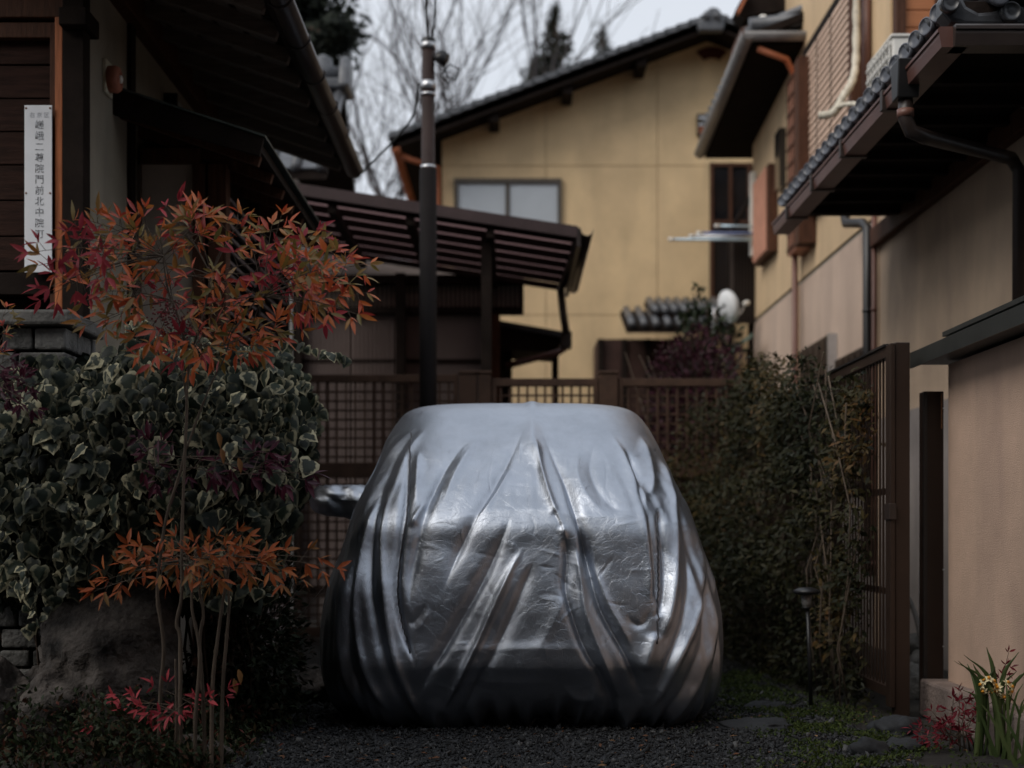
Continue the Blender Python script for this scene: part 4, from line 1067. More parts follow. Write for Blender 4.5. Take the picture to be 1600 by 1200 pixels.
# hose hanging in the gap behind the fence
hs = thing('garden_hose', tuple(P(1425, 1000, 7.4)), 'grey garden hose hanging in the gap behind the brown posts', 'hose')
bb = MB(); c = smooth_path([P(1412, 925, 7.3), P(1422, 940, 7.3), P(1432, 968, 7.3), P(1438, 1000, 7.3), P(1441, 1040, 7.3), P(1438, 1075, 7.3)], 30); bb.tube([Vector(q) for q in c], .013, 8); bb.build('tube', mat('hose_grey', (.22, .21, .20), .5), hs, True)
bb = MB(); bb.tube([P(1441, 890, 7.0), P(1441, 1080, 7.0)], .016, 8); bb.build('standpipe', m_steel, hs, True)

# ---------------------------------------------------------------- the car under its silver cover
def cover_material():
    m = bpy.data.materials.new('silver_cover')
    m.use_nodes = True
    nt = m.node_tree; b = nt.nodes['Principled BSDF']
    L = nt.links.new
    tc = nt.nodes.new('ShaderNodeTexCoord')
    n1 = nt.nodes.new('ShaderNodeTexNoise'); n1.inputs['Scale'].default_value = 3.0; n1.inputs['Detail'].default_value = 8; n1.inputs['Roughness'].default_value = .7
    L(tc.outputs['Object'], n1.inputs['Vector'])
    rp = nt.nodes.new('ShaderNodeValToRGB')
    rp.color_ramp.elements[0].position = .3; rp.color_ramp.elements[0].color = (.37, .405, .46, 1)
    rp.color_ramp.elements[1].position = .7; rp.color_ramp.elements[1].color = (.51, .55, .62, 1)
    L(n1.outputs['Fac'], rp.inputs['Fac']); L(rp.outputs['Color'], b.inputs['Base Color'])
    b.inputs['Metallic'].default_value = 1.0
    rr = nt.nodes.new('ShaderNodeMapRange'); rr.inputs['To Min'].default_value = .32; rr.inputs['To Max'].default_value = .44
    n3 = nt.nodes.new('ShaderNodeTexNoise'); n3.inputs['Scale'].default_value = 14; n3.inputs['Detail'].default_value = 5
    L(tc.outputs['Object'], n3.inputs['Vector']); L(n3.outputs['Fac'], rr.inputs['Value']); L(rr.outputs[0], b.inputs['Roughness'])
    # crease network of a coated fabric that has been folded up: warped cells + fine grain
    nw = nt.nodes.new('ShaderNodeTexNoise'); nw.inputs['Scale'].default_value = 5; nw.inputs['Detail'].default_value = 3
    L(tc.outputs['Object'], nw.inputs['Vector'])
    mx = nt.nodes.new('ShaderNodeMixRGB'); mx.blend_type = 'ADD'; mx.inputs['Fac'].default_value = .22
    L(tc.outputs['Object'], mx.inputs['Color1']); L(nw.outputs['Color'], mx.inputs['Color2'])
    hs = []
    for sc_, wd, amp in ((11, .012, .9), (27, .03, .45), (90, .08, .3)):
        vo = nt.nodes.new('ShaderNodeTexVoronoi'); vo.feature = 'DISTANCE_TO_EDGE'; vo.inputs['Scale'].default_value = sc_
        L(mx.outputs['Color'], vo.inputs['Vector'])
        mr = nt.nodes.new('ShaderNodeMapRange'); mr.interpolation_type = 'SMOOTHSTEP'
        mr.inputs['From Max'].default_value = wd; mr.inputs['To Min'].default_value = -amp; mr.inputs['To Max'].default_value = 0
        L(vo.outputs['Distance'], mr.inputs['Value'])
        hs.append(mr.outputs[0])
    nf = nt.nodes.new('ShaderNodeTexNoise'); nf.inputs['Scale'].default_value = 110; nf.inputs['Detail'].default_value = 7; nf.inputs['Roughness'].default_value = .62
    L(mx.outputs['Color'], nf.inputs['Vector'])
    hf = nt.nodes.new('ShaderNodeMath'); hf.operation = 'MULTIPLY'; hf.inputs[1].default_value = .55; L(nf.outputs['Fac'], hf.inputs[0])
    s = hf.outputs[0]
    for h in hs:
        # creases come and go
        a = nt.nodes.new('ShaderNodeMath'); a.operation = 'MULTIPLY'
        L(h, a.inputs[0]); L(n3.outputs['Fac'], a.inputs[1])
        c = nt.nodes.new('ShaderNodeMath'); c.operation = 'ADD'; L(s, c.inputs[0]); L(a.outputs[0], c.inputs[1]); s = c.outputs[0]
    bp = nt.nodes.new('ShaderNodeBump'); bp.inputs['Strength'].default_value = .36; bp.inputs['Distance'].default_value = .0032
    L(s, bp.inputs['Height']); L(bp.outputs[0], b.inputs['Normal'])
    return m
m_cover = cover_material()
m_seam = mat('seam_tape', (.09, .09, .10), .5, metal=.6, var=.3, scale=40)

XC = 0.042
#        z     half   yfront  radius
prof = [(0.012, .700, 5.930, .36), (0.035, .755, 5.885, .38), (0.075, .815, 5.845, .40), (0.14, .850, 5.812, .40), (0.22, .866, 5.792, .40),
        (0.29, .870, 5.775, .40), (0.40, .866, 5.785, .39), (0.55, .848, 5.805, .38), (0.75, .785, 5.850, .36), (0.88, .750, 5.885, .34),
        (0.925, .738, 5.915, .33), (1.00, .712, 5.985, .32), (1.12, .668, 6.130, .31), (1.25, .628, 6.300, .29), (1.34, .590, 6.430, .27),
        (1.395, .555, 6.530, .26), (1.428, .510, 6.640, .25), (1.447, .440, 6.800, .24), (1.460, .330, 7.00, .2), (1.468, .18, 7.3, .12), (1.470, .03, 7.6, .02)]
prof = np.array(prof)
YB = 9.25
NV = 430
# sample the profile by arc length in (z, yfront, half)
seg = np.sqrt((np.diff(prof[:, 0:3] * np.array([1, .7, .7]), axis=0) ** 2).sum(1))
cum = np.concatenate([[0], np.cumsum(seg)])
tt = np.linspace(0, cum[-1], NV)
def cubic(xs, ys, xq):
    # monotone-ish Catmull-Rom
    d = np.gradient(ys, xs); i = np.clip(np.searchsorted(xs, xq) - 1, 0, len(xs) - 2)
    h = xs[i + 1] - xs[i]; t = (xq - xs[i]) / h
    return (2*t**3-3*t**2+1)*ys[i] + (t**3-2*t**2+t)*h*d[i] + (-2*t**3+3*t**2)*ys[i+1] + (t**3-t**2)*h*d[i+1]
pz, pw, pyf, pr = [cubic(cum, prof[:, k], tt) for k in range(4)]
pw = np.maximum(pw, .012); pr = np.maximum(np.minimum(pr, pw * .95), .005)
# ring: half of it, from front centre round to back centre, mirrored
NF, NCn, NS, NB = 150, 70, 60, 24
rows = []
for z, w, yf, r in zip(pz, pw, pyf, pr):
    yb = YB - (yf - 5.78) * .55
    if yb - yf < 2.2 * r: yb = yf + 2.2 * r
    xs, ys = [], []
    a = np.linspace(0, 1, NF, endpoint=False); xs.append(a * (w - r)); ys.append(np.full(NF, yf))
    a = np.linspace(-math.pi / 2, 0, NCn, endpoint=False); xs.append(w - r + r * np.cos(a)); ys.append(yf + r + r * np.sin(a))
    a = np.linspace(0, 1, NS, endpoint=False); xs.append(np.full(NS, w)); ys.append(yf + r + a * (yb - r - yf - r))
    a = np.linspace(0, math.pi / 2, NB, endpoint=False); xs.append(w - r + r * np.cos(a)); ys.append(yb - r + r * np.sin(a))
    a = np.linspace(0, 1, NB); xs.append((1 - a) * (w - r)); ys.append(np.full(NB, yb))
    x = np.concatenate(xs); y = np.concatenate(ys)
    y = y + .055 * (np.clip(np.abs(x) / w, 0, 1) ** 2) * (y < yf + r * 1.01)          # the tail bows a little
    sx_ = np.clip((np.abs(x) / w - .38) / .42, 0, 1); sx_ = 1 - sx_ * sx_ * (3 - 2 * sx_)
    y = y + .10 * np.clip((.28 - z) / .27, 0, 1) ** 1.2 * sx_ * (y < yf + r * 1.01)            # tucked in under the middle of the bumper
    x = np.concatenate([x, -x[-2:0:-1]]); y = np.concatenate([y, y[-2:0:-1]])
    rows.append(np.stack([x + XC, y, np.full_like(x, z)], 1))
G = np.array(rows)                    # (NV, NU, 3)
NU = G.shape[1]
# hem height varies: higher at the corners
hemw = np.clip((0.30 - G[..., 2]) / 0.30, 0, 1) ** 1.5
ang = np.arctan2(G[..., 0] - XC, -(G[..., 1] - 7.4))
G[..., 2] += hemw * (0.022 * np.sin(ang * 9 + .6) + .012 * np.sin(ang * 17 + 2))
du = np.roll(G, -1, 1) - np.roll(G, 1, 1)
dv = np.gradient(G, axis=0)
N = np.cross(du, dv); N /= np.linalg.norm(N, axis=2, keepdims=True) + 1e-12
if (N[NV // 3, 0, 1]) > 0: N = -N
U = CX + F * G[..., 0] / G[..., 1]
W = HY - F * (G[..., 2] - CAMH) / G[..., 1]
front = np.clip((-N[..., 1] + .12) / .35, 0, 1) * (G[..., 1] < 7.6)
D = np.zeros(U.shape)

def fold(pts, amp, wl, wr, t0=.12, t1=.18, flat=1.45):
    """a fold running along pts (photo pixels, downwards); amp in millimetres outward; wl / wr widths in pixels to its two sides"""
    c = smooth_path(pts, 28); amp *= 1.05; wl *= .84 if wl < 8 else .66; wr *= .84 if wr < 8 else .66
    x0, x1 = c[:, 0].min() - 3 * max(wl, wr), c[:, 0].max() + 3 * max(wl, wr)
    y0, y1 = c[:, 1].min() - 3 * max(wl, wr), c[:, 1].max() + 3 * max(wl, wr)
    k = (U > x0) & (U < x1) & (W > y0) & (W < y1) & (front > 0)
    u, w = U[k], W[k]
    best = np.full(u.shape, 1e9); sd = np.zeros(u.shape); tp = np.zeros(u.shape)
    ln = np.concatenate([[0], np.cumsum(np.hypot(*np.diff(c, axis=0).T))]); tot = ln[-1]
    for i in range(len(c) - 1):
        ax, ay = c[i]; bx, by = c[i + 1]; ex, ey = bx - ax, by - ay; l2 = ex * ex + ey * ey + 1e-9
        t = np.clip(((u - ax) * ex + (w - ay) * ey) / l2, 0, 1)
        qx, qy = u - ax - t * ex, w - ay - t * ey
        d2 = qx * qx + qy * qy
        m_ = d2 < best
        best = np.where(m_, d2, best)
        sd = np.where(m_, np.sign(ex * (-qy) + ey * qx), sd)       # >0 on the image's right when the path runs down
        tp = np.where(m_, (ln[i] + t * math.sqrt(l2)) / tot, tp)
    d = np.sqrt(best)
    wd = np.where(sd > 0, wr, wl)
    e = np.minimum(np.clip(tp / max(t0, 1e-3), 0, 1), np.clip((1 - tp) / max(t1, 1e-3), 0, 1))
    e = e * e * (3 - 2 * e)
    D[k] += amp * .001 * e * np.exp(-(d / (wd * (.3 + .7 * np.sqrt(e) + 1e-3))) ** flat) * front[k]

# --- the fan of folds from the peak in the middle of the top edge
fold([(832, 650), (832, 690), (838, 740)], 26, 30, 26, .35, .6)
fold([(820, 672), (795, 720), (768, 765), (742, 812), (715, 865), (690, 930)], -22, 15, 11, .4, .3)
fold([(836, 690), (848, 740), (862, 785), (880, 826), (893, 870)], 16, 9, 8, .1, .3)
fold([(846, 678), (864, 715), (883, 756), (900, 806), (918, 870), (936, 940)], -22, 9, 12, .4, .3)
fold([(862, 795), (874, 815), (880, 832)], -14, 6, 6, .3, .3)
fold([(800, 730), (786, 752), (764, 785), (746, 808), (728, 845)], 12, 9, 6, .15, .3)
# --- long sweeping folds of the left half
fold([(735, 685), (712, 712), (684, 752), (662, 800), (652, 850), (642, 900), (640, 950)], -24, 11, 17, .45, .25)
fold([(752, 680), (733, 706), (706, 750), (690, 790)], 14, 15, 12, .45, .5)
fold([(800, 800), (785, 840), (765, 885), (742, 930), (708, 990), (670, 1055), (650, 1100)], -28, 17, 12, .3, .25)
fold([(822, 850), (803, 882), (785, 920), (764, 965), (744, 1010), (716, 1064), (690, 1112)], 24, 11, 8, .3, .2)
fold([(838, 868), (818, 915), (800, 960), (772, 1020), (742, 1080), (715, 1125)], -18, 11, 17, .2, .25)
fold([(905, 880), (880, 940), (850, 1000), (812, 1050)], 6, 20, 18, .3, .4)
# --- left corner panel: seam pucker, pocket and draped folds
fold([(640, 690), (636, 740), (630, 800), (622, 860), (618, 920), (626, 970), (640, 1015), (652, 1050)], -26, 6, 9, .3, .2)
fold([(655, 705), (652, 745), (648, 790)], 18, 9, 10, .3, .4)
fold([(668, 780), (655, 800), (640, 826)], 18, 8, 8, .3, .3)
fold([(668, 935), (655, 962), (640, 972), (632, 940)], -8, 10, 10, .4, .4)
fold([(672, 948), (660, 975), (644, 985)], 6, 12, 9, .4, .4)
fold([(612, 760), (602, 800), (598, 850), (600, 910), (606, 970), (620, 1040), (648, 1105), (664, 1140)], 20, 10, 9, .2, .12)
fold([(602, 745), (585, 800), (578, 860), (578, 920), (588, 985), (604, 1045), (630, 1110)], -22, 9, 11, .15, .15)
fold([(592, 770), (572, 830), (562, 890), (556, 950), (562, 1012), (580, 1066), (612, 1118)], 20, 8, 8, .15, .12)
fold([(578, 800), (556, 860), (546, 920), (542, 980), (548, 1040), (570, 1092)], -18, 7, 8, .15, .15)
fold([(566, 800), (545, 860), (534, 920), (529, 985), (536, 1050), (566, 1106)], 15, 6, 6, .15, .12)
fold([(548, 840), (530, 900), (520, 960), (517, 1020), (524, 1070)], -13, 5, 6, .15, .15)
fold([(690, 1090), (680, 1120), (690, 1142)], 14, 24, 18, .3, .1)
# tension lines on the left roof corner
for dx, am in ((0, 8), (-17, -8), (-33, 8), (-50, -7), (-64, 6)):
    fold([(668 + dx * .55, 668), (640 + dx * .8, 705), (612 + dx, 770), (596 + dx, 820)], am, 6, 6, .25, .5)
# --- right half
fold([(952, 672), (965, 695), (988, 740), (1006, 780), (1012, 840), (1018, 900), (1016, 950)], 24, 13, 8, .35, .2)
fold([(975, 700), (990, 730), (1000, 765), (1009, 800), (1016, 850), (1024, 910), (1030, 960)], -22, 6, 8, .12, .2)
fold([(1000, 680), (1014, 720), (1020, 760), (1008, 778)], 16, 13, 9, .25, .3)
fold([(930, 690), (922, 730), (934, 765), (958, 792), (985, 800)], -10, 12, 14, .3, .3)
fold([(905, 700), (902, 740), (920, 780), (950, 806)], 8, 12, 12, .3, .3)
fold([(1026, 712), (1040, 745), (1051, 785), (1056, 850), (1054, 910), (1046, 960), (1030, 1010)], 22, 9, 7, .12, .15)
fold([(1030, 790), (1036, 840), (1040, 900), (1034, 950), (1018, 968)], -22, 8, 8, .15, .2)
fold([(1020, 948), (1005, 975), (988, 972), (980, 955)], -9, 10, 10, .4, .4)
fold([(1026, 985), (1016, 1020), (1006, 1052)], 18, 16, 13, .25, .2)
fold([(1056, 770), (1072, 840), (1078, 910), (1068, 970), (1046, 1030), (1020, 1085)], -20, 9, 10, .15, .2)
fold([(1064, 770), (1088, 850), (1096, 920), (1084, 975), (1060, 1030), (1028, 1090), (1010, 1112)], 18, 8, 8, .15, .12)
fold([(1100, 900), (1102, 960), (1094, 1020), (1066, 1080), (1036, 1118)], -17, 7, 8, .15, .15)
fold([(1090, 830), (1112, 920), (1112, 990), (1102, 1040), (1080, 1085), (1040, 1132), (1020, 1148)], 17, 6, 8, .15, .08)
fold([(1112, 900), (1121, 960), (1120, 1020), (1106, 1072)], -11, 4, 5, .2, .2)
fold([(1042, 730), (1072, 795), (1092, 850)], -8, 6, 6, .3, .3)
# long falling folds right of the middle
fold([(884, 826), (886, 880), (884, 920), (896, 965), (912, 1008), (938, 1058), (956, 1102), (958, 1140)], -26, 10, 14, .12, .2)
fold([(898, 850), (908, 910), (914, 955), (930, 1000), (950, 1048), (972, 1100)], 18, 8, 10, .2, .2)
fold([(906, 820), (918, 880), (936, 945), (956, 985), (978, 1024), (1000, 1085), (1010, 1110)], -26, 10, 11, .15, .2)
fold([(925, 870), (944, 930), (966, 972), (990, 1015)], 12, 9, 9, .3, .3)
fold([(928, 1070), (925, 1090), (900, 1090), (876, 1070)], 12, 12, 14, .3, .4)
fold([(962, 1090), (975, 1125), (990, 1150)], 15, 18, 18, .3, .1)
# --- ledge under the glass and shelf of the bumper
fold([(700, 812), (760, 800), (830, 797), (900, 806), (960, 808), (1008, 806)], 4, 10, 18, .1, .1)
fold([(650, 1020), (720, 1016), (800, 1014), (880, 1014), (960, 1018)], 5, 14, 16, .3, .3)
fold([(700, 1068), (760, 1066), (830, 1066), (872, 1068)], 4, 14, 8, .3, .3)
# --- soft crumple and folds all round, growing towards the hem
for (su, sw, am, sd_) in ((90, 70, 6.0, 1), (42, 34, 1.6, 2), (20, 16, .6, 3)):
    D += am * .001 * (vnoise(U / su + 50, W / sw + 50, sd_) - .5) * 2 * np.clip(front, 0.15, 1) * np.clip((W - 640) / 80, .15, 1)
# fine crease lines left from packing: long straight ones and short random nicks
rc = np.random.RandomState(8)
for q in range(70):
    x_, y_ = rc.uniform(620, 1050), rc.uniform(690, 1090); a_ = rc.choice([0, 1.57, rc.uniform(0, 3.14)]) + rc.randn() * .12; l_ = rc.uniform(18, 75)
    dx_, dy_ = math.cos(a_) * l_, abs(math.sin(a_)) * l_
    fold([(x_, y_), (x_ + dx_ * .5 + rc.randn() * 3, y_ + dy_ * .5 + rc.randn() * 2), (x_ + dx_, y_ + dy_)], rc.choice([-1, 1]) * rc.uniform(.9, 2.0), rc.uniform(1.8, 3.2), rc.uniform(1.8, 4), .35, .35)
side = 1 - front
hang = np.clip((1.35 - G[..., 2]) / 1.2, 0, 1)
yy = G[..., 1]
D += side * hang * (.018 * np.sin(yy * 21 + 2.2 * np.sin(G[..., 2] * 2.3)) + .011 * np.sin(yy * 37 + 3 * np.sin(G[..., 2] * 3.1) + 1.3))
D += hemw * .012 * np.sin(ang * 31 + 1.5) + np.clip((.14 - G[..., 2]) / .14, 0, 1) * (.012 * np.sin(ang * 57 + 4 * np.sin(ang * 7)) + .007 * np.sin(ang * 91))
corner = np.clip(4 * np.clip((-N[..., 1] + .25) / 1.1, 0, 1) * (1 - np.clip((-N[..., 1] + .25) / 1.1, 0, 1)), 0, 1)
low = np.clip((1.15 - G[..., 2]) / .7, 0, 1)
D += corner * low * (.0065 * np.sin(ang * 105 + 2.5 * np.sin(G[..., 2] * 4) + 5 * vnoise(ang * 6, G[..., 2] * 2, 61)) + .004 * np.sin(ang * 187 + 4 * vnoise(ang * 9, G[..., 2] * 3, 62)))
G2 = G + N * D[..., None]
# peak where the cover is propped in the middle of its top edge
G2[..., 2] += .013 * np.exp(-((G[..., 0] - PX(832, 6.6)) / .03) ** 2 - ((G[..., 1] - 6.62) / .16) ** 2)
G2[..., 2] = np.maximum(G2[..., 2], .010)
idx = np.arange(NV * NU).reshape(NV, NU)
a_ = idx[:-1, :]; b_ = np.roll(idx, -1, 1)[:-1, :]; c_ = np.roll(idx, -1, 1)[1:, :]; d_ = idx[1:, :]
quads = np.stack([a_, b_, c_, d_], -1).reshape(-1, 4)
car = thing('covered_car', (XC, 7.5, 0), 'small car hidden under a draped silver fabric cover', 'car')
me = fast_mesh('cover', G2.reshape(-1, 3), quads, m_cover, smooth=True)
cover = link('cover', me, car)
# stitched seams
def on_cover(px, py):
    k = np.argmin((U - px) ** 2 + (W - py) ** 2 + np.where(front > .02, 0, 1e6))
    i, j = divmod(k, NU)
    return Vector(G2[i, j] + N[i, j] * .002)
for path in ([(644, 672), (640, 740), (632, 820), (620, 900), (624, 960), (640, 1020)], [(1022, 700), (1026, 780), (1028, 850), (1030, 930), (1026, 1006)]):
    s = MB(); c = smooth_path(path, 60)
    s.tube([on_cover(*q) for q in c], .0036, 5)
    s.build('seam', m_seam, cover, True)
s = MB(); hem = [Vector(G2[1, j]) for j in range(0, NU, 4)]; s.tube(hem + [hem[0]], .007, 6); s.build('elastic_hem', m_seam, cover, True)
# pocket of cloth over the door mirror on the left flank
def lump(center, rx, ry, rz, seed, n=48, m=28, amp=.16):
    vs_, fs = [], []
    r_ = np.random.RandomState(seed); ph = r_.rand(8) * 6.28
    for i in range(m + 1):
        th = math.pi * i / m
        for k in range(n):
            f_ = 2 * math.pi * k / n
            x, y, z = math.sin(th) * math.cos(f_), math.sin(th) * math.sin(f_), math.cos(th)
            q = 1 + amp * (math.sin(5 * f_ + ph[0] + 3 * z) * .35 + math.sin(9 * f_ + ph[1] - 4 * z) * .2 + math.sin(4 * z + ph[2] + 2 * f_) * .4)
            vs_.append((center[0] + x * rx * q, center[1] + y * ry * q, center[2] + z * rz * q - .25 * rz * max(0, -x) ))
    for i in range(m):
        for k in range(n):
            fs.append((i * n + k, i * n + (k + 1) % n, (i + 1) * n + (k + 1) % n, (i + 1) * n + k))
    b = MB(); b.add(vs_, fs); return b
def sleeve():
    nu, na = 60, 80; vs_, fs = [], []
    zt = PZ(757, 7.35)
    uu = np.linspace(0, 1, nu); aa = np.linspace(0, 2 * math.pi, na, endpoint=False)
    Uu, Aa = np.meshgrid(uu, aa, indexing='ij')
    cap = np.sqrt(np.clip(1 - np.clip((Uu - .72) / .28, 0, 1) ** 2, 0, 1))
    x = -.52 - .53 * Uu
    rz_ = (.135 - .045 * Uu) * cap + .002; ry_ = (.15 - .02 * Uu) * cap + .002
    wr = vnoise(Uu * 9 + Aa * .8, np.sin(Aa) * 2.6 + 7, 31) - .5
    wr2 = vnoise(Uu * 20, np.cos(Aa) * 4 + np.sin(Aa) * 5 + 9, 33) - .5
    k_ = 1 + .20 * wr + .05 * wr2
    y = 7.38 + np.cos(Aa) * ry_ * k_
    z = zt - .075 - .035 * (1 - Uu) + np.sin(Aa) * rz_ * k_
    z = np.where(z > zt - .01, zt - .01 + (z - zt + .01) * .25 + .006 * wr2, z) - .02 * np.sin(Uu * 7) * (np.sin(Aa) < 0)
    V_ = np.stack([x, y, z], -1).reshape(-1, 3)
    id_ = np.arange(nu * na).reshape(nu, na); r_ = np.roll(id_, -1, 1)
    return fast_mesh('mirror_pocket', V_, np.stack([id_[:-1], r_[:-1], r_[1:], id_[1:]], -1).reshape(-1, 4), m_cover, smooth=True)
link('mirror_pocket', sleeve(), cover)
# wheels, all but hidden behind the hem
for wx in (-.60, .68):
    for wy in (6.55, 8.55):
        w = MB(); w.lathe((wx, wy, .275), [(.14, -.08), (.25, -.08), (.273, -.06), (.273, .06), (.25, .08), (.14, .08)], 28, (1, 0, 0))
        wh = w.build('wheel', m_black, car, True)
        w = MB(); w.lathe((wx, wy, .275), [(.03, -.075), (.145, -.068), (.145, .068), (.03, .075)], 20, (1, 0, 0))
        w.build('rim', m_steel, wh, True)

# ================================================================ trees beyond the houses
def grow(mb, p, d, length, r, level, maxl, spread, r_, upd=.25, sides=(7, 5, 4, 3, 3, 3, 3)):
    """recursive branch: a bent tapering tube, then children along and at its tip"""
    n = 4
    pts = [p.copy()]; rad = [r]; q = p.copy(); dd = d.copy()
    for i in range(n):
        dd = (dd + Vector((r_.gauss(0, .09), r_.gauss(0, .09), r_.gauss(0, .05) + upd * .08))).normalized()
        q = q + dd * (length / n); pts.append(q.copy()); rad.append(r * (1 - .42 * (i + 1) / n))
    mb.tube(pts, rad, sides[min(level, 6)], caps=False)
    if level >= maxl: return
    kids = 2 + (r_.random() < .65) if level else 4
    if level >= 2: kids += 1
    for k in range(kids):
        t = 1.0 if k == 0 else .35 + .6 * r_.random()
        i = min(int(t * n), n - 1); f = t * n - i
        pp = pts[i].lerp(pts[i + 1], f)
        ax = Vector((r_.gauss(0, 1), r_.gauss(0, 1), r_.gauss(0, .5))).normalized()
        nd = (dd + ax * spread * (.45 if k == 0 else 1.0)); nd.z += upd * .35; nd.normalize()
        grow(mb, pp, nd, length * (.78 if k == 0 else .62 + .2 * r_.random()), r * (.62 if k == 0 else .45), level + 1, maxl, spread, r_, upd, sides)

def bare_tree(loc, h, label, seed, lean=(0, 0), maxl=6, spread=.55, r=.14):
    r_ = random.Random(seed)
    t = thing('bare_tree', loc, label, 'tree', 'bare winter trees beyond the houses')
    tr_ = MB(); base = Vector(loc); top = base + Vector((lean[0], lean[1], h * .34))
    tr_.tube([base, base.lerp(top, .5) + Vector((.1, 0, 0)), top], [r * 1.3, r * 1.05, r * .85], 9); tr_.build('trunk', m_twig, t, True)
    cr = MB()
    for k in range(4):
        a = 2 * math.pi * (k + r_.random()) / 4
        d = Vector((math.cos(a) * .42 + lean[0] * .1, math.sin(a) * .3, 1)).normalized()
        grow(cr, top - Vector((0, 0, .1)), d, h * .24, r * .62, 1, maxl, spread, r_, .22)
    o = cr.build('branches', m_twig, t); o['kind'] = 'stuff'
    return t
bare_tree((PX(612, 21), 21, 0), 9.0, 'broad bare tree rising above the corrugated terrace roof', 3, maxl=5, r=.085, spread=.8)
bare_tree((PX(700, 25), 25, 0), 13.0, 'tall bare tree behind the service pole', 8, maxl=4, spread=.75, r=.10)
bare_tree((PX(545, 24), 24, 0), 11.0, 'bare tree behind the ornamental ridge end of the outbuilding', 21, maxl=5, r=.08, spread=.8)
bare_tree((PX(768, 31), 31, 0), 16.5, 'slender bare tree beside the tall cedar', 14, maxl=4, spread=.32, r=.085)

m_cedar = leaf_mat('cedar_foliage', [(0, (.018, .022, .016)), (1, (.06, .05, .035)), (.5, (.03, .036, .024))], .8, .1)
m_pine = leaf_mat('evergreen_foliage', [(0, (.010, .014, .011)), (1, (.03, .036, .026))], .7, .1)
quad_v = [(-.22, 0, 0), (.22, .1, .04), (.05, 1, 0), (-.2, .75, .05)]
quad_f = [(0, 1, 2, 3)]
def cedar(loc, h, rad, label, seed, n=9000):
    rs = np.random.RandomState(seed)
    t = thing('cedar_tree', loc, label, 'tree', 'cedars behind the yellow roof')
    b = MB(); b.tube([Vector(loc), Vector(loc) + Vector((0, 0, h))], [.28, .03], 8); b.build('trunk', m_trunk, t, True)
    # whorls of short drooping branches, each a spray of needles
    nb = 150
    pos, axs = [], []
    for k in range(nb):
        u = (k + rs.rand()) / nb; z = h * (.28 + .72 * u); R = rad * (1 - u) ** 1.0 * (.72 + .5 * rs.rand()) + .03
        a = rs.rand() * 6.283
        m = int(n / nb)
        s = rs.rand(m) ** .6
        p = np.stack([np.cos(a) * s * R, np.sin(a) * s * R, z - .35 * s * R * (.4 + .6 * s) + rs.randn(m) * .10], 1) + rs.randn(m, 3) * (.05 + .10 * R) * s[:, None]
        pos.append(p + np.array(loc)); axs.append(np.stack([np.cos(a) + rs.randn(m) * .5, np.sin(a) + rs.randn(m) * .5, .15 + rs.randn(m) * .5], 1))
    pos = np.concatenate(pos); axs = np.concatenate(axs)
    me = scatter_mesh('foliage', quad_v, quad_f, pos, frames(axs, rs.randn(len(pos), 3)), (.10 + .14 * rs.rand(len(pos))) * (.35 + .65 * np.clip((loc[2] + h - pos[:, 2]) / 2.5, 0, 1)), m_cedar)
    link('crown', me, t, kind='stuff')
cedar((PX(868, 33), 33, 0), PZ(8, 33), 3.1, 'tall pointed cedar rising behind the yellow house roof', 4, 12000)
cedar((PX(941, 36), 36, 0), PZ(42, 36), 2.8, 'smaller narrow cedar behind the yellow house, second tallest of the cedars', 5, 8000)
cedar((PX(828, 34), 34, 0), PZ(96, 34), 1.8, 'lowest cedar tip just showing over the yellow roof', 6, 5000)

# dark evergreen over the wooden house
ev = thing('evergreen_tree', (-2.55, 16.8, 0), 'dark evergreen tree with layered sprays above the wooden house eave', 'tree')
b = MB(); b.tube([(-2.9, 16.8, 0), (-2.85, 16.8, 4), (-2.75, 16.8, 9)], [.16, .12, .05], 8); b.build('trunk', m_trunk, ev, True)
pos, axs = [], []
rs = np.random.RandomState(31)
lb = MB()
for (px, py, wd, hh) in ((428, -20, 60, 30), (455, 10, 55, 26), (500, 22, 45, 18), (470, 48, 55, 20), (520, 62, 30, 14), (450, 78, 40, 18), (485, 92, 40, 12), (440, 110, 25, 14), (420, 40, 40, 30), (440, -70, 80, 40), (400, 80, 40, 30), (530, 55, 22, 8)):
    c = P(px, py, 16.8 + rs.rand() * .8)
    lb.tube([(-2.8, 16.8, c.z + .2), c - Vector((.1, 0, 0)), c + Vector((wd * .0035, 0, -.02))], [.03, .018, .006], 5)
    m = 420
    q = rs.randn(m, 3) * np.array([wd * .0043, .22, hh * .0040]) + np.array(c)
    pos.append(q); axs.append(rs.randn(m, 3) + np.array([.5, 0, .3]))
lb.build('limbs', m_trunk, ev, True)['kind'] = 'stuff'
pos = np.concatenate(pos); axs = np.concatenate(axs)
link('crown', scatter_mesh('crown', quad_v, quad_f, pos, frames(axs, rs.randn(len(pos), 3)), .07 + .09 * rs.rand(len(pos)), m_pine), ev, kind='stuff')

# ================================================================ shrubs behind the gate and the climbers on the fence
def leaf_template(w=.34, fold_=.10, droop=.12):
    """pointed leaf along +Y, folded on its midrib"""
    ys = [0, .18, .45, .75, 1.0]; ws = [0.02, .62, 1.0, .62, 0.0]
    v = []; rim = []
    for y_, k in zip(ys, ws):
        z_ = -droop * y_ * y_
        v += [(-w / 2 * k, y_, z_ + fold_ * k * .5), (0, y_, z_), (w / 2 * k, y_, z_ + fold_ * k * .5)]; rim += [1, 0, 1]
    f = []
    for i in range(4):
        f += [(3 * i, 3 * i + 1, 3 * i + 4, 3 * i + 3), (3 * i + 1, 3 * i + 2, 3 * i + 5, 3 * i + 4)]
    return np.array(v), np.array(f), np.array(rim, float)
lf_v, lf_f, lf_rim = leaf_template(w=.29)
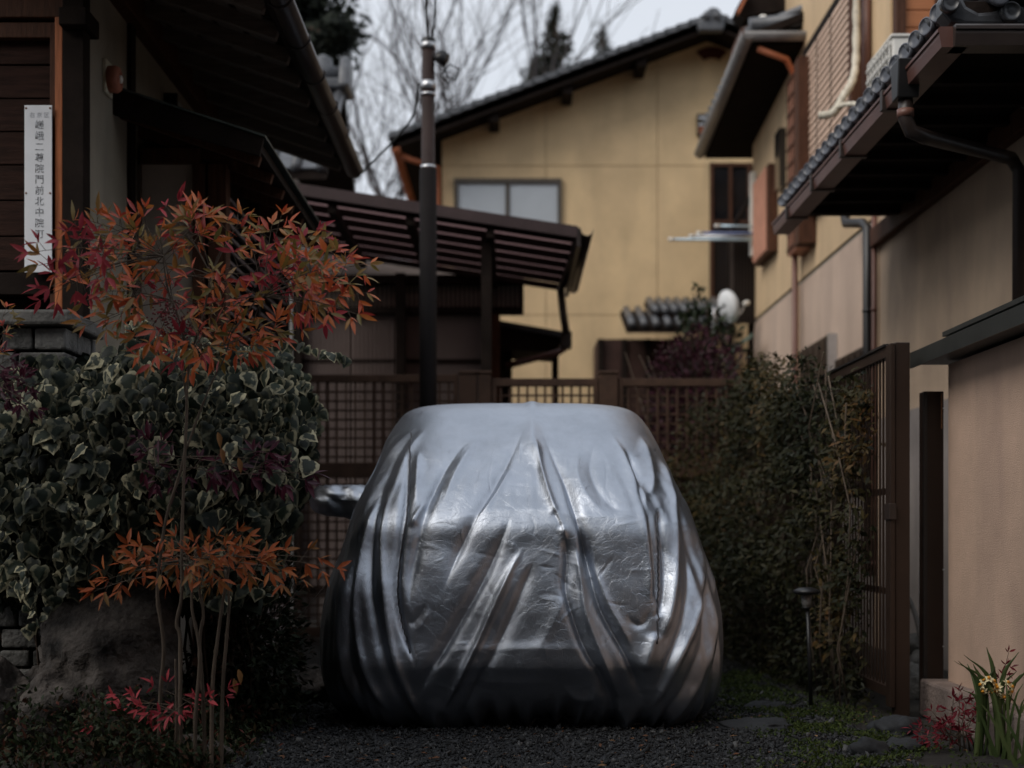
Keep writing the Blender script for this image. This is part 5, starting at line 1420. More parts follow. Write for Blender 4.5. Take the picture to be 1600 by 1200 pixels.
# small-leaved version for masses
sm_v = np.array([(0, 0, 0), (.2, .45, .05), (0, 1, -.05), (-.2, .45, .05)]); sm_f = np.array([(0, 1, 2, 3)])

m_climb = leaf_mat('climber_leaves', [(0, (.005, .007, .003)), (1, (.10, .045, .015)), (.40, (.012, .015, .005)), (.7, (.034, .030, .010)), (.88, (.085, .055, .018))], .55, .15)
hd = thing('climbing_hedge', (1.45, 8.3, 0), 'dark leafy climber with dry brown patches smothering the slat fence', 'hedge')
rs = np.random.RandomState(77)
n = 38000
yv = 6.5 + 3.75 * rs.rand(n)
fr = (yv - 6.5) / 3.75
# how far the mass bulges into the driveway and how high it stands, along its length
def bulge(y, z):
    t = np.clip((y - 6.9) / 2.6, 0, 1)
    base = .10 + .46 * t ** .8
    return base * (.55 + .45 * np.sin(np.clip(z / 1.7, 0, 1) * 2.6 + .4)) * (1 + 1.1 * (vnoise(y * 3.1, z * 3.1, 4) - .5)) + .05 * (vnoise(y * 9, z * 9, 44) - .5)
def htop(y):
    t = np.clip((y - 6.5) / 3.7, 0, 1)
    return 1.50 + .42 * np.sin(np.clip(t * 1.35, 0, 1) * 2.4) * .9 + .34 * (vnoise(y * 4.1, y * 0, 9) - .5) + .12 * (vnoise(y * 14, y * 0, 10) - .5)
zv = htop(yv) * rs.rand(n) ** .85
depth = rs.rand(n) ** .55
thin = np.clip((7.5 - yv) / 1.0, 0, 1)
keep = rs.rand(n) > thin * .5 * (vnoise(yv * 4, zv * 4, 12) > .45)
xv_ = 1.66 - bulge(yv, zv) * depth + .03 * rs.randn(n)
clump = vnoise(yv * 9, zv * 9, 21)
keep &= (clump > .44) | (rs.rand(n) < .14)
pos = np.stack([xv_, yv, zv], 1)[keep]; m = len(pos)
axs = np.stack([-.5 + .6 * rs.randn(m), .7 * rs.randn(m) - .4, -.3 + .6 * rs.randn(m)], 1)
nrm = np.stack([-1 + .5 * rs.randn(m), -.6 + .5 * rs.randn(m), .6 + .5 * rs.randn(m)], 1)
tint = np.clip(.30 * rs.rand(m) + .55 * vnoise(pos[:, 1] * 3 + 3, pos[:, 2] * 3, 5) + .25 * np.clip((7.6 - pos[:, 1]), 0, 1) * rs.rand(m), 0, .99)
o = link('foliage', scatter_mesh('foliage', sm_v, sm_f, pos, frames(axs, nrm), .026 + .032 * rs.rand(m), m_climb, tint=tint), hd, kind='stuff')
st = MB()
for k in range(46):
    y = 6.6 + 3.5 * rs.rand(); x = 1.62 - .05 * rs.rand(); h = 1.2 + .5 * rs.rand()
    pts = [Vector((x - .06 * rs.rand(), y, 0))]
    for j in range(1, 6): pts.append(Vector((x - .10 * rs.rand(), y + .25 * rs.randn() * j / 5, h * j / 5)))
    st.tube(pts, .0045, 4)
st.build('stems', m_bark, hd, True)['kind'] = 'stuff'

m_purple = leaf_mat('purple_leaves', [(0, (.035, .010, .020)), (1, (.13, .035, .06)), (.5, (.06, .016, .028)), (.75, (.02, .03, .014))], .5, .2)
pu = thing('purple_shrub', (PX(1085, 11.2), 11.2, 0), 'purple-red leafed shrub behind the lattice fence', 'shrub')
n = 5200; c = P(1088, 590, 11.2)
d = rs.randn(n, 3); d /= np.linalg.norm(d, axis=1, keepdims=True); rad = rs.rand(n) ** .4
lump_ = 1 + .35 * (vnoise(d[:, 0] * 3 + 5, d[:, 2] * 3 + 5, 8) - .5)
pos = np.array([c.x, 11.2, c.z - .25]) + d * (rad * lump_)[:, None] * np.array([.44, .4, .62])
me = scatter_mesh('foliage', sm_v, sm_f, pos, frames(d + .6 * rs.randn(n, 3), rs.randn(n, 3) + np.array([0, -.5, 1])), .035 + .035 * rs.rand(n), m_purple)
link('foliage', me, pu, kind='stuff')
b = MB()
for k in range(7): b.tube([(c.x + .05 * rs.randn(), 11.2, 0), (c.x + .15 * rs.randn(), 11.2 + .1 * rs.randn(), 1.2), (c.x + .3 * rs.randn(), 11.2 + .2 * rs.randn(), c.z + .2)], [.014, .01, .004], 5)
b.build('stems', m_bark, pu, True)['kind'] = 'stuff'
m_evg = leaf_mat('glossy_evergreen', [(0, (.012, .02, .011)), (1, (.045, .06, .03))], .45, .15)
es = thing('evergreen_shrub', (PX(1105, 12.6), 12.6, 0), 'upright dark green shrub in front of the satellite dish', 'shrub')
b = MB(); pos = []; axs = []
for (px, py) in ((1089, 452), (1075, 478), (1104, 470), (1120, 490), (1092, 500), (1135, 515), (1068, 500), (1150, 520)):
    tp = P(px, py, 12.6); bs = Vector((PX(1105, 12.6) + .1 * rs.randn(), 12.6 + .1 * rs.randn(), 0))
    b.tube([bs, bs.lerp(tp, .6) + Vector((.03, 0, 0)), tp], [.014, .01, .003], 5)
    for k in range(150):
        t = .55 + .45 * rs.rand(); q = bs.lerp(tp, t); pos.append(np.array(q) + rs.randn(3) * (.03 + .17 * (1 - t))); axs.append(np.array([rs.randn() * .8, rs.randn() * .8, .6]))
pos = np.array(pos); axs = np.array(axs)
link('foliage', scatter_mesh('foliage', sm_v, sm_f, pos, frames(axs, rs.randn(len(pos), 3)), .06 + .05 * rs.rand(len(pos)), m_evg), es, kind='stuff')
b.build('stems', m_bark, es, True)['kind'] = 'stuff'

# ================================================================ variegated ivy hedge on the left
m_ivy = leaf_mat('variegated_ivy', [(0, (.006, .010, .007)), (1, (.038, .048, .038)), (.35, (.009, .016, .011)), (.7, (.018, .028, .016))], .55, .12, edge=(.50, .46, .30), spec=.22)
def ivy_template():
    # lobed heart outline round a midrib, drooping to its tip; rim = 1 on the outline
    out = [(0, -.02), (.22, -.10), (.42, .02), (.50, .22), (.40, .38), (.38, .52), (.24, .70), (.10, .88), (0, 1.04)]
    v = [(0, .0, 0), (0, .35, .02), (0, .7, 0), (0, 1.04, -.06)]; rim = [.1, 0, .15, 1]
    f = []
    for sgn in (1, -1):
        o = len(v)
        for (x, y) in out[1:-1]:
            v.append((sgn * x, y, -.10 * abs(x) - .05 * y * y + .03 * math.sin(9 * y))); rim.append(1)
        ids = [o + i for i in range(7)]
        inner = []
        for (x, y) in ((.20, .12), (.22, .35), (.12, .6)):
            inner.append(len(v)); v.append((sgn * x, y, .015)); rim.append(.25)
        q = [(0, ids[0], ids[1], inner[0]), (inner[0], ids[1], ids[2], inner[1]), (inner[1], ids[2], ids[3], ids[4]), (inner[1], ids[4], ids[5], inner[2]), (inner[2], ids[5], ids[6], 3),
             (0, inner[0], inner[1], 1), (1, inner[1], inner[2], 2), (2, inner[2], 3, 3)]
        for a in q: f.append(a if sgn > 0 else a[::-1])
    return np.array(v, float), f, np.array(rim)
iv_v, iv_f0, iv_rim = ivy_template()
iv_tri = []
for q in iv_f0:
    a = [i for k, i in enumerate(q) if i not in q[:k]]
    for k in range(1, len(a) - 1): iv_tri.append((a[0], a[k], a[k + 1]))
iv_f = np.array(iv_tri)
iv = thing('ivy_hedge', (-1.5, 5.7, 0), 'hedge smothered in cream-edged variegated ivy before the wooden house', 'hedge')
poly_top = np.array([(-60, 585), (0, 575), (60, 552), (120, 562), (180, 540), (240, 520), (300, 512), (340, 540), (400, 540), (450, 552), (480, 590), (492, 640)])
def ivy_ok(px, py):
    yt = np.interp(px, poly_top[:, 0], poly_top[:, 1])
    xr_lim = np.interp(py, [520, 600, 660, 720, 780, 830, 880, 930, 970], [455, 486, 494, 486, 474, 452, 438, 420, 330])
    yb = np.interp(px, [-60, 0, 110, 150, 260, 330, 440], [930, 925, 940, 905, 900, 950, 930])
    return (py > yt + 6) & (py < yb) & (px < xr_lim)
rs = np.random.RandomState(5)
cand = np.stack([-40 + 540 * rs.rand(9000), 500 + 470 * rs.rand(9000)], 1)
cand = cand[ivy_ok(cand[:, 0], cand[:, 1])]
def ivy_depth(px, py):
    # front face of the hedge: bulging, rounded back at the top and at the right-hand end
    t = np.clip((py - np.interp(px, poly_top[:, 0], poly_top[:, 1])) / 120, 0, 1)
    e = np.clip((470 - px) / 140, 0, 1)
    return 5.28 + .42 * (1 - t) ** 2 + .30 * (1 - e) ** 2 + .16 * (vnoise(px / 60 + 9, py / 60, 3) - .5)
# keep the chosen big leaves apart from each other (front layer), the rest fills in behind
chosen = []
for q in cand:
    if len(chosen) >= 300: break
    if all((q[0] - r_[0]) ** 2 + (q[1] - r_[1]) ** 2 > 17 ** 2 for r_ in chosen): chosen.append(q)
chosen = np.array(chosen)
trail = []
for path in ([(430, 545), (455, 540), (480, 548), (505, 555), (530, 560), (540, 566)], [(120, 845), (115, 880), (105, 905), (95, 930), (75, 955), (58, 975), (45, 990)], [(110, 780), (122, 810), (128, 840), (118, 870)],
             [(470, 600), (488, 628), (505, 650)], [(30, 890), (45, 930), (48, 960)], [(200, 515), (215, 505), (228, 512)], [(310, 535), (335, 548), (350, 556)]):
    c = smooth_path(path, 9)
    trail += [(a[0], a[1], 1) for a in c]
trail = np.array(trail)
def ivy_set(pts, off, rs, s0, s1):
    m = len(pts); Y = ivy_depth(pts[:, 0], pts[:, 1]) + off
    pos = np.stack([(pts[:, 0] - CX) * Y / F, Y, CAMH + (HY - pts[:, 1]) * Y / F], 1)
    ax = np.stack([.45 * rs.randn(m), -.25 + .25 * rs.randn(m), -1 + .35 * rs.randn(m)], 1)
    nr = np.stack([.65 * rs.randn(m), -1 + .3 * rs.randn(m), .35 + .6 * rs.randn(m)], 1)
    sz = s0 + (s1 - s0) * rs.rand(m) ** 1.3
    ax_n = ax / np.linalg.norm(ax, axis=1, keepdims=True)
    return pos - ax_n * (sz * .45)[:, None], frames(ax, nr), sz
iv_me = []
for k in range(4):
    vv = iv_v.copy(); r2 = np.random.RandomState(40 + k); vv[:, 2] += .05 * r2.randn(len(vv)) * (np.abs(vv[:, 0]) > .01); vv[:, 0] *= .85 + .35 * r2.rand()
    me = fast_mesh('ivy_leaf', vv, iv_f, m_ivy, attrs={'rim': iv_rim}, smooth=True); iv_me.append(me)
def place_leaves(name, meshes, pos, rot, sz, parent):
    for i in range(len(pos)):
        M4 = Matrix.Identity(4)
        R = rot[i] * sz[i]
        for a in range(3):
            for b_ in range(3): M4[a][b_] = R[a, b_]
            M4[a][3] = pos[i][a]
        link(name, meshes[i % len(meshes)], parent, matrix=M4)
nbig = 300 - len(trail)
p1, r1, s1 = ivy_set(chosen[:nbig], -.02 + .05 * rs.rand(min(nbig, len(chosen))), rs, .038, .095)
place_leaves('leaf', iv_me, p1, r1, s1, iv)
p1, r1, s1 = ivy_set(trail, -.10 + .03 * rs.rand(len(trail)), rs, .035, .06)
place_leaves('leaf', iv_me, p1, r1, s1, iv)
rest = cand[rs.choice(len(cand), 2600, replace=True)] + rs.randn(2600, 2) * 4
p2, r2, s2 = ivy_set(rest, .03 + .30 * rs.rand(len(rest)), rs, .03, .08)
link('foliage', scatter_mesh('foliage', iv_v, iv_f, p2, r2, s2, m_ivy, rim=iv_rim, smooth=True), iv, kind='stuff')
# woody mass the ivy grows on: an irregular thicket of stems
b = MB()
for k in range(170):
    px = -40 + 430 * rs.rand(); Yk = 5.80 + .3 * rs.rand()
    top = P(px, np.interp(px, poly_top[:, 0], poly_top[:, 1]) + 40 + 80 * rs.rand(), Yk)
    pts = [Vector((top.x + .05 * rs.randn(), Yk, 0))]
    for j in range(1, 5): pts.append(Vector((top.x + .04 * rs.randn(), Yk + .07 * rs.randn(), top.z * j / 4)))
    b.tube(pts, .006, 4)
b.build('stems', m_trunk, iv, True)['kind'] = 'stuff'
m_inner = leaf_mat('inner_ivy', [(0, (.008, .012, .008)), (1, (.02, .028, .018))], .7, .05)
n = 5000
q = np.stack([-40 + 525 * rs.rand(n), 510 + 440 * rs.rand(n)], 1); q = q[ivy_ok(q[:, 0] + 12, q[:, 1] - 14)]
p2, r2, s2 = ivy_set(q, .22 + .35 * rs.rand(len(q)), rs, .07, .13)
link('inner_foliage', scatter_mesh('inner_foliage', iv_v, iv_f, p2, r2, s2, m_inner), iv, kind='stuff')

# ================================================================ boulder and bed stones
def boulder(name, c, r, seed, mm, label, cat='rock', sub=5, group=None, amp=.30):
    import bmesh
    bm = bmesh.new(); bmesh.ops.create_icosphere(bm, subdivisions=sub, radius=1)
    V = np.array([v.co[:] for v in bm.verts])
    d = 1 + amp * ((vnoise(V[:, 0] * 1.7 + seed, V[:, 2] * 1.7 + V[:, 1], seed) - .5) * 2) + amp * .55 * ((vnoise(V[:, 0] * 4 + 3 * seed, V[:, 2] * 4 - V[:, 1] * 3, seed + 1) - .5) * 2) + amp * .22 * ((vnoise(V[:, 0] * 11 + seed, V[:, 2] * 11 + V[:, 1] * 9, seed + 2) - .5) * 2)
    rg_ = 1 - np.abs(2 * vnoise(V[:, 0] * 2.3 + V[:, 1] * 1.1 + seed, V[:, 2] * 2.3 + seed, seed + 5) - 1); rg2 = 1 - np.abs(2 * vnoise(V[:, 0] * 6 + V[:, 2] * 3, V[:, 2] * 5 - V[:, 0] * 3 + V[:, 1] * 4, seed + 6) - 1)
    d += amp * .45 * (rg_ - .5) + amp * .16 * (rg2 - .5)
    V = V * d[:, None]
    # a few split faces
    r2 = np.random.RandomState(seed)
    for k in range(6):
        nn = r2.randn(3); nn /= np.linalg.norm(nn); lim = .72 + .15 * r2.rand(); s_ = V @ nn; V = np.where((s_ > lim)[:, None], V - nn * (s_ - lim)[:, None] * .8, V)
    for v, q in zip(bm.verts, V): v.co = q * np.array(r) + np.array(c)
    me = bpy.data.meshes.new(name); bm.to_mesh(me); bm.free(); me.materials.append(mm)
    me.polygons.foreach_set('use_smooth', [True] * len(me.polygons))
    return tag(link(name, me), label, cat, group)
boulder('boulder', (-1.60, 5.50, .20), (.36, .30, .42), 3, m_rock, 'large rugged grey boulder at the foot of the ivy hedge')
boulder('boulder', (-1.98, 5.42, .12), (.22, .2, .25), 9, m_rock, 'smaller dark boulder between the large boulder and the stone pillar')
boulder('boulder', (-1.14, 5.18, .02), (.12, .10, .07), 15, m_rock, 'flat small rock below the nandina canes')
boulder('boulder', (-.98, 6.9, .04), (.17, .14, .11), 16, m_rock, 'rock in the shadow beside the flank of the covered car')
boulder('flat_stone', (1.03, 5.98, .015), (.17, .13, .035), 22, m_flag, 'flat slate-grey stepping stone in the gravel', 'stone', 4)
boulder('edging_stone', (1.62, 5.90, -.01), (.13, .14, .07), 23, m_flag, 'angular grey edging stone at the foot of the fence post', 'stone', 4)
boulder('edging_stone', (1.50, 5.46, .0), (.10, .07, .04), 24, m_flag, 'pale edged flat stone in the moss below the fence post', 'stone', 4)
boulder('edging_stone', (1.33, 5.30, .02), (.08, .06, .04), 25, m_flag, 'small dark stone set in the green moss', 'stone', 4)
boulder('edging_stone', (1.18, 6.6, .015), (.12, .04, .03), 26, m_flag, 'thin long stone at the edge of the hedge bed', 'stone', 4)
# loose blocks lying in the gap between the posts
for k, (px, py, Y) in enumerate(((1426, 1010, 7.6), (1434, 1040, 7.5), (1424, 1062, 7.2), (1436, 1085, 7.1))):
    c = P(px, py, Y); boulder('loose_stone', (c.x, c.y, max(c.z, .05)), (.10, .10, .07), 60 + k, m_stone, ['upper grey stone piled in the gap behind the brown posts', 'second stone down of the pile behind the brown posts', 'third stone down of the pile behind the brown posts', 'lowest stone of the pile behind the brown posts'][k], 'stone', 3)

ls_ = thing('low_shrub', (-1.06, 6.0, 0), 'low dark green shrub between the ivy hedge and the covered car', 'shrub')
n = 4200; d = rs.randn(n, 3); d /= np.linalg.norm(d, axis=1, keepdims=True)
lump_ = 1 + .6 * (vnoise(d[:, 0] * 3 + 5, d[:, 2] * 3 + 2, 18) - .5)
pos = np.array([-1.10, 6.0, .34]) + d * (rs.rand(n) ** .45 * lump_)[:, None] * np.array([.24, .38, .40]); pos[:, 2] = np.maximum(pos[:, 2], .01)
m_lsh = leaf_mat('low_shrub_leaves', [(0, (.006, .010, .005)), (1, (.035, .022, .012)), (.6, (.014, .022, .009))], .6, .15)
link('foliage', scatter_mesh('foliage', sm_v, sm_f, pos, frames(d + .6 * rs.randn(n, 3), rs.randn(n, 3) + np.array([0, -.5, 1])), .024 + .026 * rs.rand(n), m_lsh), ls_, kind='stuff')
b = MB()
for k in range(9): b.tube([(-1.1 + .03 * rs.randn(), 6.0 + .05 * rs.randn(), 0), (-1.1 + .1 * rs.randn(), 6.0 + .12 * rs.randn(), .3), (-1.1 + .15 * rs.randn(), 6.0 + .2 * rs.randn(), .6)], [.008, .006, .002], 5)
b.build('stems', m_trunk, ls_, True)['kind'] = 'stuff'

# ================================================================ nandina: canes, sprays of red and olive leaflets, berries
m_nan = leaf_mat('nandina_leaves', [(0, (0.425, 0.056, 0.044)), (1, (0.375, 0.213, 0.069)), (.22, (0.688, 0.131, 0.044)), (.48, (0.625, 0.188, 0.044)), (.64, (0.300, 0.188, 0.044)), (.84, (0.175, 0.150, 0.044))], .38, .32, spec=.5)
m_nanr = leaf_mat('nandina_red', [(0, (0.308, 0.033, 0.050)), (1, (0.550, 0.083, 0.094))], .4, .3)
m_nano = leaf_mat('nandina_rust', [(0, (0.345, 0.081, 0.029)), (1, (0.483, 0.149, 0.046)), (.5, (0.391, 0.103, 0.034)), (.8, (0.184, 0.103, 0.034))], .45, .25)
m_nanp = leaf_mat('nandina_purple', [(0, (.035, .010, .02)), (1, (.11, .022, .04))], .4, .25)
nan = thing('nandina_shrub', (-1.17, 4.9, 0), 'tall nandina shrub with red, orange and olive leaflets before the ivy', 'shrub')
rs = np.random.RandomState(19)
YN = 4.92
canes = MB(); cane_obj = []
cane_paths = [
    [(246, 1260), (250, 1100), (256, 1010), (246, 930), (252, 860), (262, 800), (286, 720), (292, 640), (285, 580)],
    [(286, 1260), (282, 1120), (282, 1000), (276, 975), (284, 930), (284, 850), (287, 760), (290, 690), (292, 620), (296, 560)],
    [(310, 1260), (305, 1140), (312, 1040), (310, 1000), (300, 950), (302, 900), (306, 860)],
    [(322, 1260), (318, 1100), (312, 1005), (318, 960), (312, 920), (320, 880)],
    [(330, 1250), (332, 1080), (340, 1000), (350, 930), (360, 880), (372, 850)],
    [(345, 1250), (348, 1080), (354, 1000), (358, 940), (352, 890)],
    [(292, 700), (310, 650), (330, 600), (350, 560), (362, 520)],
    [(270, 1260), (276, 1130), (274, 1030)],
    [(296, 560), (280, 500), (262, 450), (255, 400), (250, 360)],
    [(296, 560), (318, 490), (330, 430), (345, 390)],
    [(362, 520), (400, 470), (440, 430)],
]
for path in cane_paths:
    yo = YN + .10 * rs.randn() if path[0][1] > 1000 else YN
    c = smooth_path(path, 40); b = MB()
    thick = .0078 if path[0][1] > 1000 else .004
    rad = [thick * (1 - .55 * i / len(c)) + (.0015 if i % 7 == 0 else 0) for i in range(len(c))]
    b.tube([P(q[0], q[1], yo) for q in c], rad, 7); b.build('cane', m_bark, nan, True)
leaves = []       # (pos, axis, normal, size, material index)
tw = MB()
def spray(a, e, mi, yo=0.0, trios=7, s=1.0, arch=.10, spread=1.0):
    """a rachis from pixel a to pixel e with leaflets in threes along its outer part"""
    A = np.array(P(a[0], a[1], YN + yo * .3)); E = np.array(P(e[0], e[1], YN + yo))
    L = np.linalg.norm(E - A) + 1e-6
    mid = (A + E) / 2 + np.array([0, 0, arch * L])
    def pt(t): return (1 - t) ** 2 * A + 2 * t * (1 - t) * mid + t * t * E
    tw.tube([Vector(pt(t)) for t in np.linspace(0, 1, 9)], [.0022 * (1 - .6 * t) for t in np.linspace(0, 1, 9)], 4, caps=False)
    for k in range(trios):
        t = 1 - .62 * (k / max(1, trios - 1)) * rs.uniform(.85, 1.1) if trios > 1 else 1
        t = min(1, max(.25, t))
        p = pt(t); d = pt(min(1, t + .05)) - pt(max(0, t - .05)); d /= np.linalg.norm(d) + 1e-9
        sd = np.cross(d, [0, -1, 0]); sd /= np.linalg.norm(sd) + 1e-9
        sgn = 1 if k % 2 else -1
        if k == 0: bd = d; base = p
        else:
            bl = rs.uniform(.02, .055) * s * spread
            bd = d * .55 + sd * sgn * .8 + rs.randn(3) * .25; bd /= np.linalg.norm(bd); base = p + bd * bl
            tw.tube([Vector(p), Vector(base)], [.0013, .0009], 3, caps=False)
        for j, an_ in enumerate((0, .75, -.75)):
            s2 = np.cross(bd, [0, -1, .25]); s2 /= np.linalg.norm(s2) + 1e-9
            ld = bd * math.cos(an_) + s2 * math.sin(an_) + rs.randn(3) * .16 + np.array([0, -.1, -.10])
            nr = np.array([0, -.75, .65]) + rs.randn(3) * .5
            leaves.append((base + rs.randn(3) * .003, ld, nr, s * rs.uniform(.042, .080) * (1 if j == 0 else .82), mi))
top_ends = [(60, 415), (45, 395), (90, 375), (62, 470), (75, 450), (108, 360), (140, 345), (180, 350), (215, 335), (258, 322), (205, 375), (110, 440), (130, 470), (150, 415), (165, 455), (135, 510), (185, 500),
            (250, 375), (225, 410), (280, 345), (300, 330), (330, 335), (355, 345), (380, 338), (390, 370), (425, 350), (440, 335), (470, 365), (495, 360), (520, 385), (545, 398), (578, 412), (555, 430), (530, 455),
            (575, 458), (560, 492), (520, 490), (490, 470), (470, 500), (440, 520), (455, 440), (420, 410), (400, 445), (390, 500), (365, 470), (340, 440), (350, 520), (310, 480), (330, 560), (290, 430), (255, 440), (380, 555), (410, 540), (300, 575), (265, 550), (235, 570), (215, 545), (505, 420), (480, 400), (205, 455)]
for i, e in enumerate(top_ends):
    hubs = [(292, 560), (270, 470), (255, 400), (330, 430), (350, 540), (410, 465)]
    h = min(hubs, key=lambda q: abs(math.hypot(q[0] - e[0], q[1] - e[1]) - 110))
    mi = 1 if (e[0] < 80 and rs.rand() < .7) or rs.rand() < .10 else 0
    spray(h, e, mi, yo=rs.uniform(-.28, .22), trios=6 + int(rs.rand() * 3), s=1.0)
for e in [(145, 925), (170, 905), (200, 860), (215, 885), (250, 838), (245, 905), (320, 852), (362, 852), (388, 838), (400, 872), (345, 905), (300, 885), (440, 890), (498, 872), (528, 888), (470, 905), (270, 865), (330, 880), (420, 860), (370, 890)]:
    spray((290 + 20 * rs.randn(), 880 + 8 * rs.randn()), e, 2, yo=rs.uniform(-.15, .2), trios=5 + int(rs.rand() * 2), s=.92, arch=.06)
for e in [(145, 1135), (180, 1085), (215, 1108), (240, 1072), (248, 1132), (272, 1110), (300, 1098), (356, 1076), (325, 1085), (190, 1100)]:
    spray((280 + 15 * rs.randn(), 1105 + 10 * rs.randn()), e, 1, yo=rs.uniform(-.1, .1), trios=3, s=.72, arch=.05)
for e in [(240, 700), (262, 740), (250, 760), (215, 685), (340, 740), (370, 725), (395, 742), (410, 700), (430, 720), (475, 750), (490, 740)]:
    spray((300 + 40 * rs.randn(), 730 + 15 * rs.randn()), e, 3, yo=rs.uniform(.05, .3), trios=4, s=1.0, arch=.04)
for e in [(15, 560), (40, 575), (5, 600), (50, 600), (25, 620), (60, 640), (20, 500), (10, 480)]:
    spray((-30, 590 + 20 * rs.randn()), e, 3 if e[1] > 520 else 0, yo=rs.uniform(-.1, .3), trios=6, s=.75, arch=.08)
tw.build('twigs', m_bark, nan)['kind'] = 'stuff'
pos = np.array([q[0] for q in leaves]); ax = np.array([q[1] for q in leaves]); nr = np.array([q[2] for q in leaves]); sz = np.array([q[3] for q in leaves]); mi = np.array([q[4] for q in leaves])
rot = frames(ax, nr)
nmats = [m_nan, m_nanr, m_nano, m_nanp]
order = np.argsort(-sz / pos[:, 1] + .004 * (mi == 3))
big = order[:300]; small = order[300:]
nl_me = [[fast_mesh('leaflet', lf_v * np.array([.82 + .22 * k, 1, .7 + .5 * k]), lf_f, mm, attrs={'rim': lf_rim}, smooth=True) for k in range(3)] for mm in nmats]
for i in big:
    place_leaves('leaf', [nl_me[mi[i]][i % 3]], pos[i:i + 1], rot[i:i + 1], sz[i:i + 1], nan)
link('foliage', scatter_mesh('foliage', lf_v, lf_f, pos[small], rot[small], sz[small], nmats, midx=mi[small], smooth=True), nan, kind='stuff')
# berries
m_berry = mat('berries', (.16, .012, .012), .3, var=.4, scale=60, spec=.5)
n = 230
bpx = np.concatenate([np.stack([262 + 14 * rs.randn(n // 2), 492 + 16 * rs.randn(n // 2)], 1), np.stack([285 + 16 * rs.randn(n // 2), 512 + 14 * rs.randn(n // 2)], 1)])
bp3 = np.array([P(q[0], q[1], YN - .05 + .08 * rs.rand()) for q in bpx])
link('berries', scatter_mesh('berries', oct_v, oct_f, bp3, rand_rot(len(bp3)), np.full(len(bp3), .0052), m_berry, smooth=True), nan, kind='stuff')
# a few withered leaves caught on the canes
for px, py in ((340, 675), (345, 700), (372, 715), (372, 1045), (365, 1060)):
    q = np.array([P(px, py, YN - .03)]); place_leaves('withered_leaf', [fast_mesh('withered', lf_v * np.array([1.3, 1, 2.5]), lf_f, leaf_mat('withered', [(0, (.22, .10, .04)), (1, (.30, .16, .06))], .7, .2))], q, frames(np.array([[.3, -.2, -1.]]), np.array([[.5, -1, .3]])), np.array([.055]), nan)

# ================================================================ bottom right: daffodils, red nandina seedling, moss
m_green = leaf_mat('daffodil_leaves', [(0, (.045, .075, .025)), (1, (.09, .12, .045))], .45, .25)
m_petal = mat('cream_petals', (.72, .66, .42), .6, var=.12, scale=30)
m_cup = mat('orange_cup', (.70, .30, .03), .5, var=.1, scale=30)
YD = 5.32
def daffodil(px, py, bx, label, seed, nf=5):
    r2 = np.random.RandomState(seed)
    base = P(bx, 1215, YD); base.z = 0.0
    t = thing('daffodil', tuple(base), label, 'flower', 'daffodils at the foot of the garden wall')
    hd_ = P(px, py, YD)
    b = MB(); c = smooth_path([tuple(base), tuple(base.lerp(hd_, .5) + Vector((.012, 0, 0))), tuple(hd_)], 14); b.tube([Vector(q) for q in c], .0045, 6); b.build('stalk', m_green, t, True)
    for k in range(7):
        w = Vector((r2.randn() * .10, r2.randn() * .05, .22 + .22 * r2.rand())); tip = base + w
        bend = base.lerp(tip, .6) + Vector((-w.x * .35, 0, .05)); cc = smooth_path([tuple(base + Vector((r2.randn() * .02, r2.randn() * .02, 0))), tuple(bend), tuple(tip)], 10)
        b = MB(); vs_, fs = [], []
        for i, q in enumerate(cc):
            hw = .010 * math.sin(math.pi * min(1, .25 + .75 * i / (len(cc) - 1))) + .0008
            vs_ += [(q[0] - hw, q[1] + .003, q[2]), (q[0], q[1] - .002, q[2]), (q[0] + hw, q[1] + .003, q[2])]
        for i in range(len(cc) - 1): fs += [(3 * i, 3 * i + 1, 3 * i + 4, 3 * i + 3), (3 * i + 1, 3 * i + 2, 3 * i + 5, 3 * i + 4)]
        b.add(vs_, fs); b.build('leaf', m_green, t, True)
    for k in range(nf):
        a = 2 * math.pi * k / nf + r2.rand(); c0 = hd_ + Vector((math.cos(a) * .026, -.012 - .015 * r2.rand(), math.sin(a) * .026))
        fd = Vector((math.cos(a), -.8, math.sin(a) * .8 + .1)).normalized()
        fl = MB(); u = fd.orthogonal().normalized(); v = fd.cross(u)
        for j in range(6):
            t_ = 2 * math.pi * j / 6; o_ = u * math.cos(t_) + v * math.sin(t_); s_ = u * -math.sin(t_) + v * math.cos(t_)
            fl.add([c0, c0 + o_ * .010 + s_ * .006 + fd * .002, c0 + o_ * .021 - fd * .002, c0 + o_ * .010 - s_ * .006 + fd * .002], [(0, 1, 2, 3)])
        fo = fl.build('flower', m_petal, t)
        b = MB(); b.lathe(c0, [(.003, .001), (.0055, .006), (.0068, .008)], 10, fd); b.build('cup', m_cup, fo, True)
    return t
daffodil(1541, 1070, 1538, 'daffodil with cream flower cluster, full and round', 2, 7)
daffodil(1567, 1076, 1560, 'daffodil cluster leaning against the red seed stalk', 6, 6)
dl = thing('strap_leaves', (PX(1590, 5.2), 5.2, 0), 'tuft of green strap leaves with no flowers beside the daffodils', 'plant')
for k in range(12):
    base = Vector((PX(1585 + 12 * rs.randn(), 5.2), 5.2 + .05 * rs.randn(), 0)); tip = base + Vector((.12 * rs.randn(), .05 * rs.randn(), .16 + .16 * rs.rand()))
    cc = smooth_path([tuple(base), tuple(base.lerp(tip, .6) + Vector((0, 0, .05))), tuple(tip)], 9); b = MB(); vs_, fs = [], []
    for i, q in enumerate(cc):
        hw = .007 * (1 - i / (len(cc) - 1)) + .0006; vs_ += [(q[0] - hw, q[1], q[2]), (q[0] + hw, q[1] - .002, q[2])]
    for i in range(len(cc) - 1): fs.append((2 * i, 2 * i + 1, 2 * i + 3, 2 * i + 2))
    b.add(vs_, fs); b.build('leaf', m_green, dl, True)

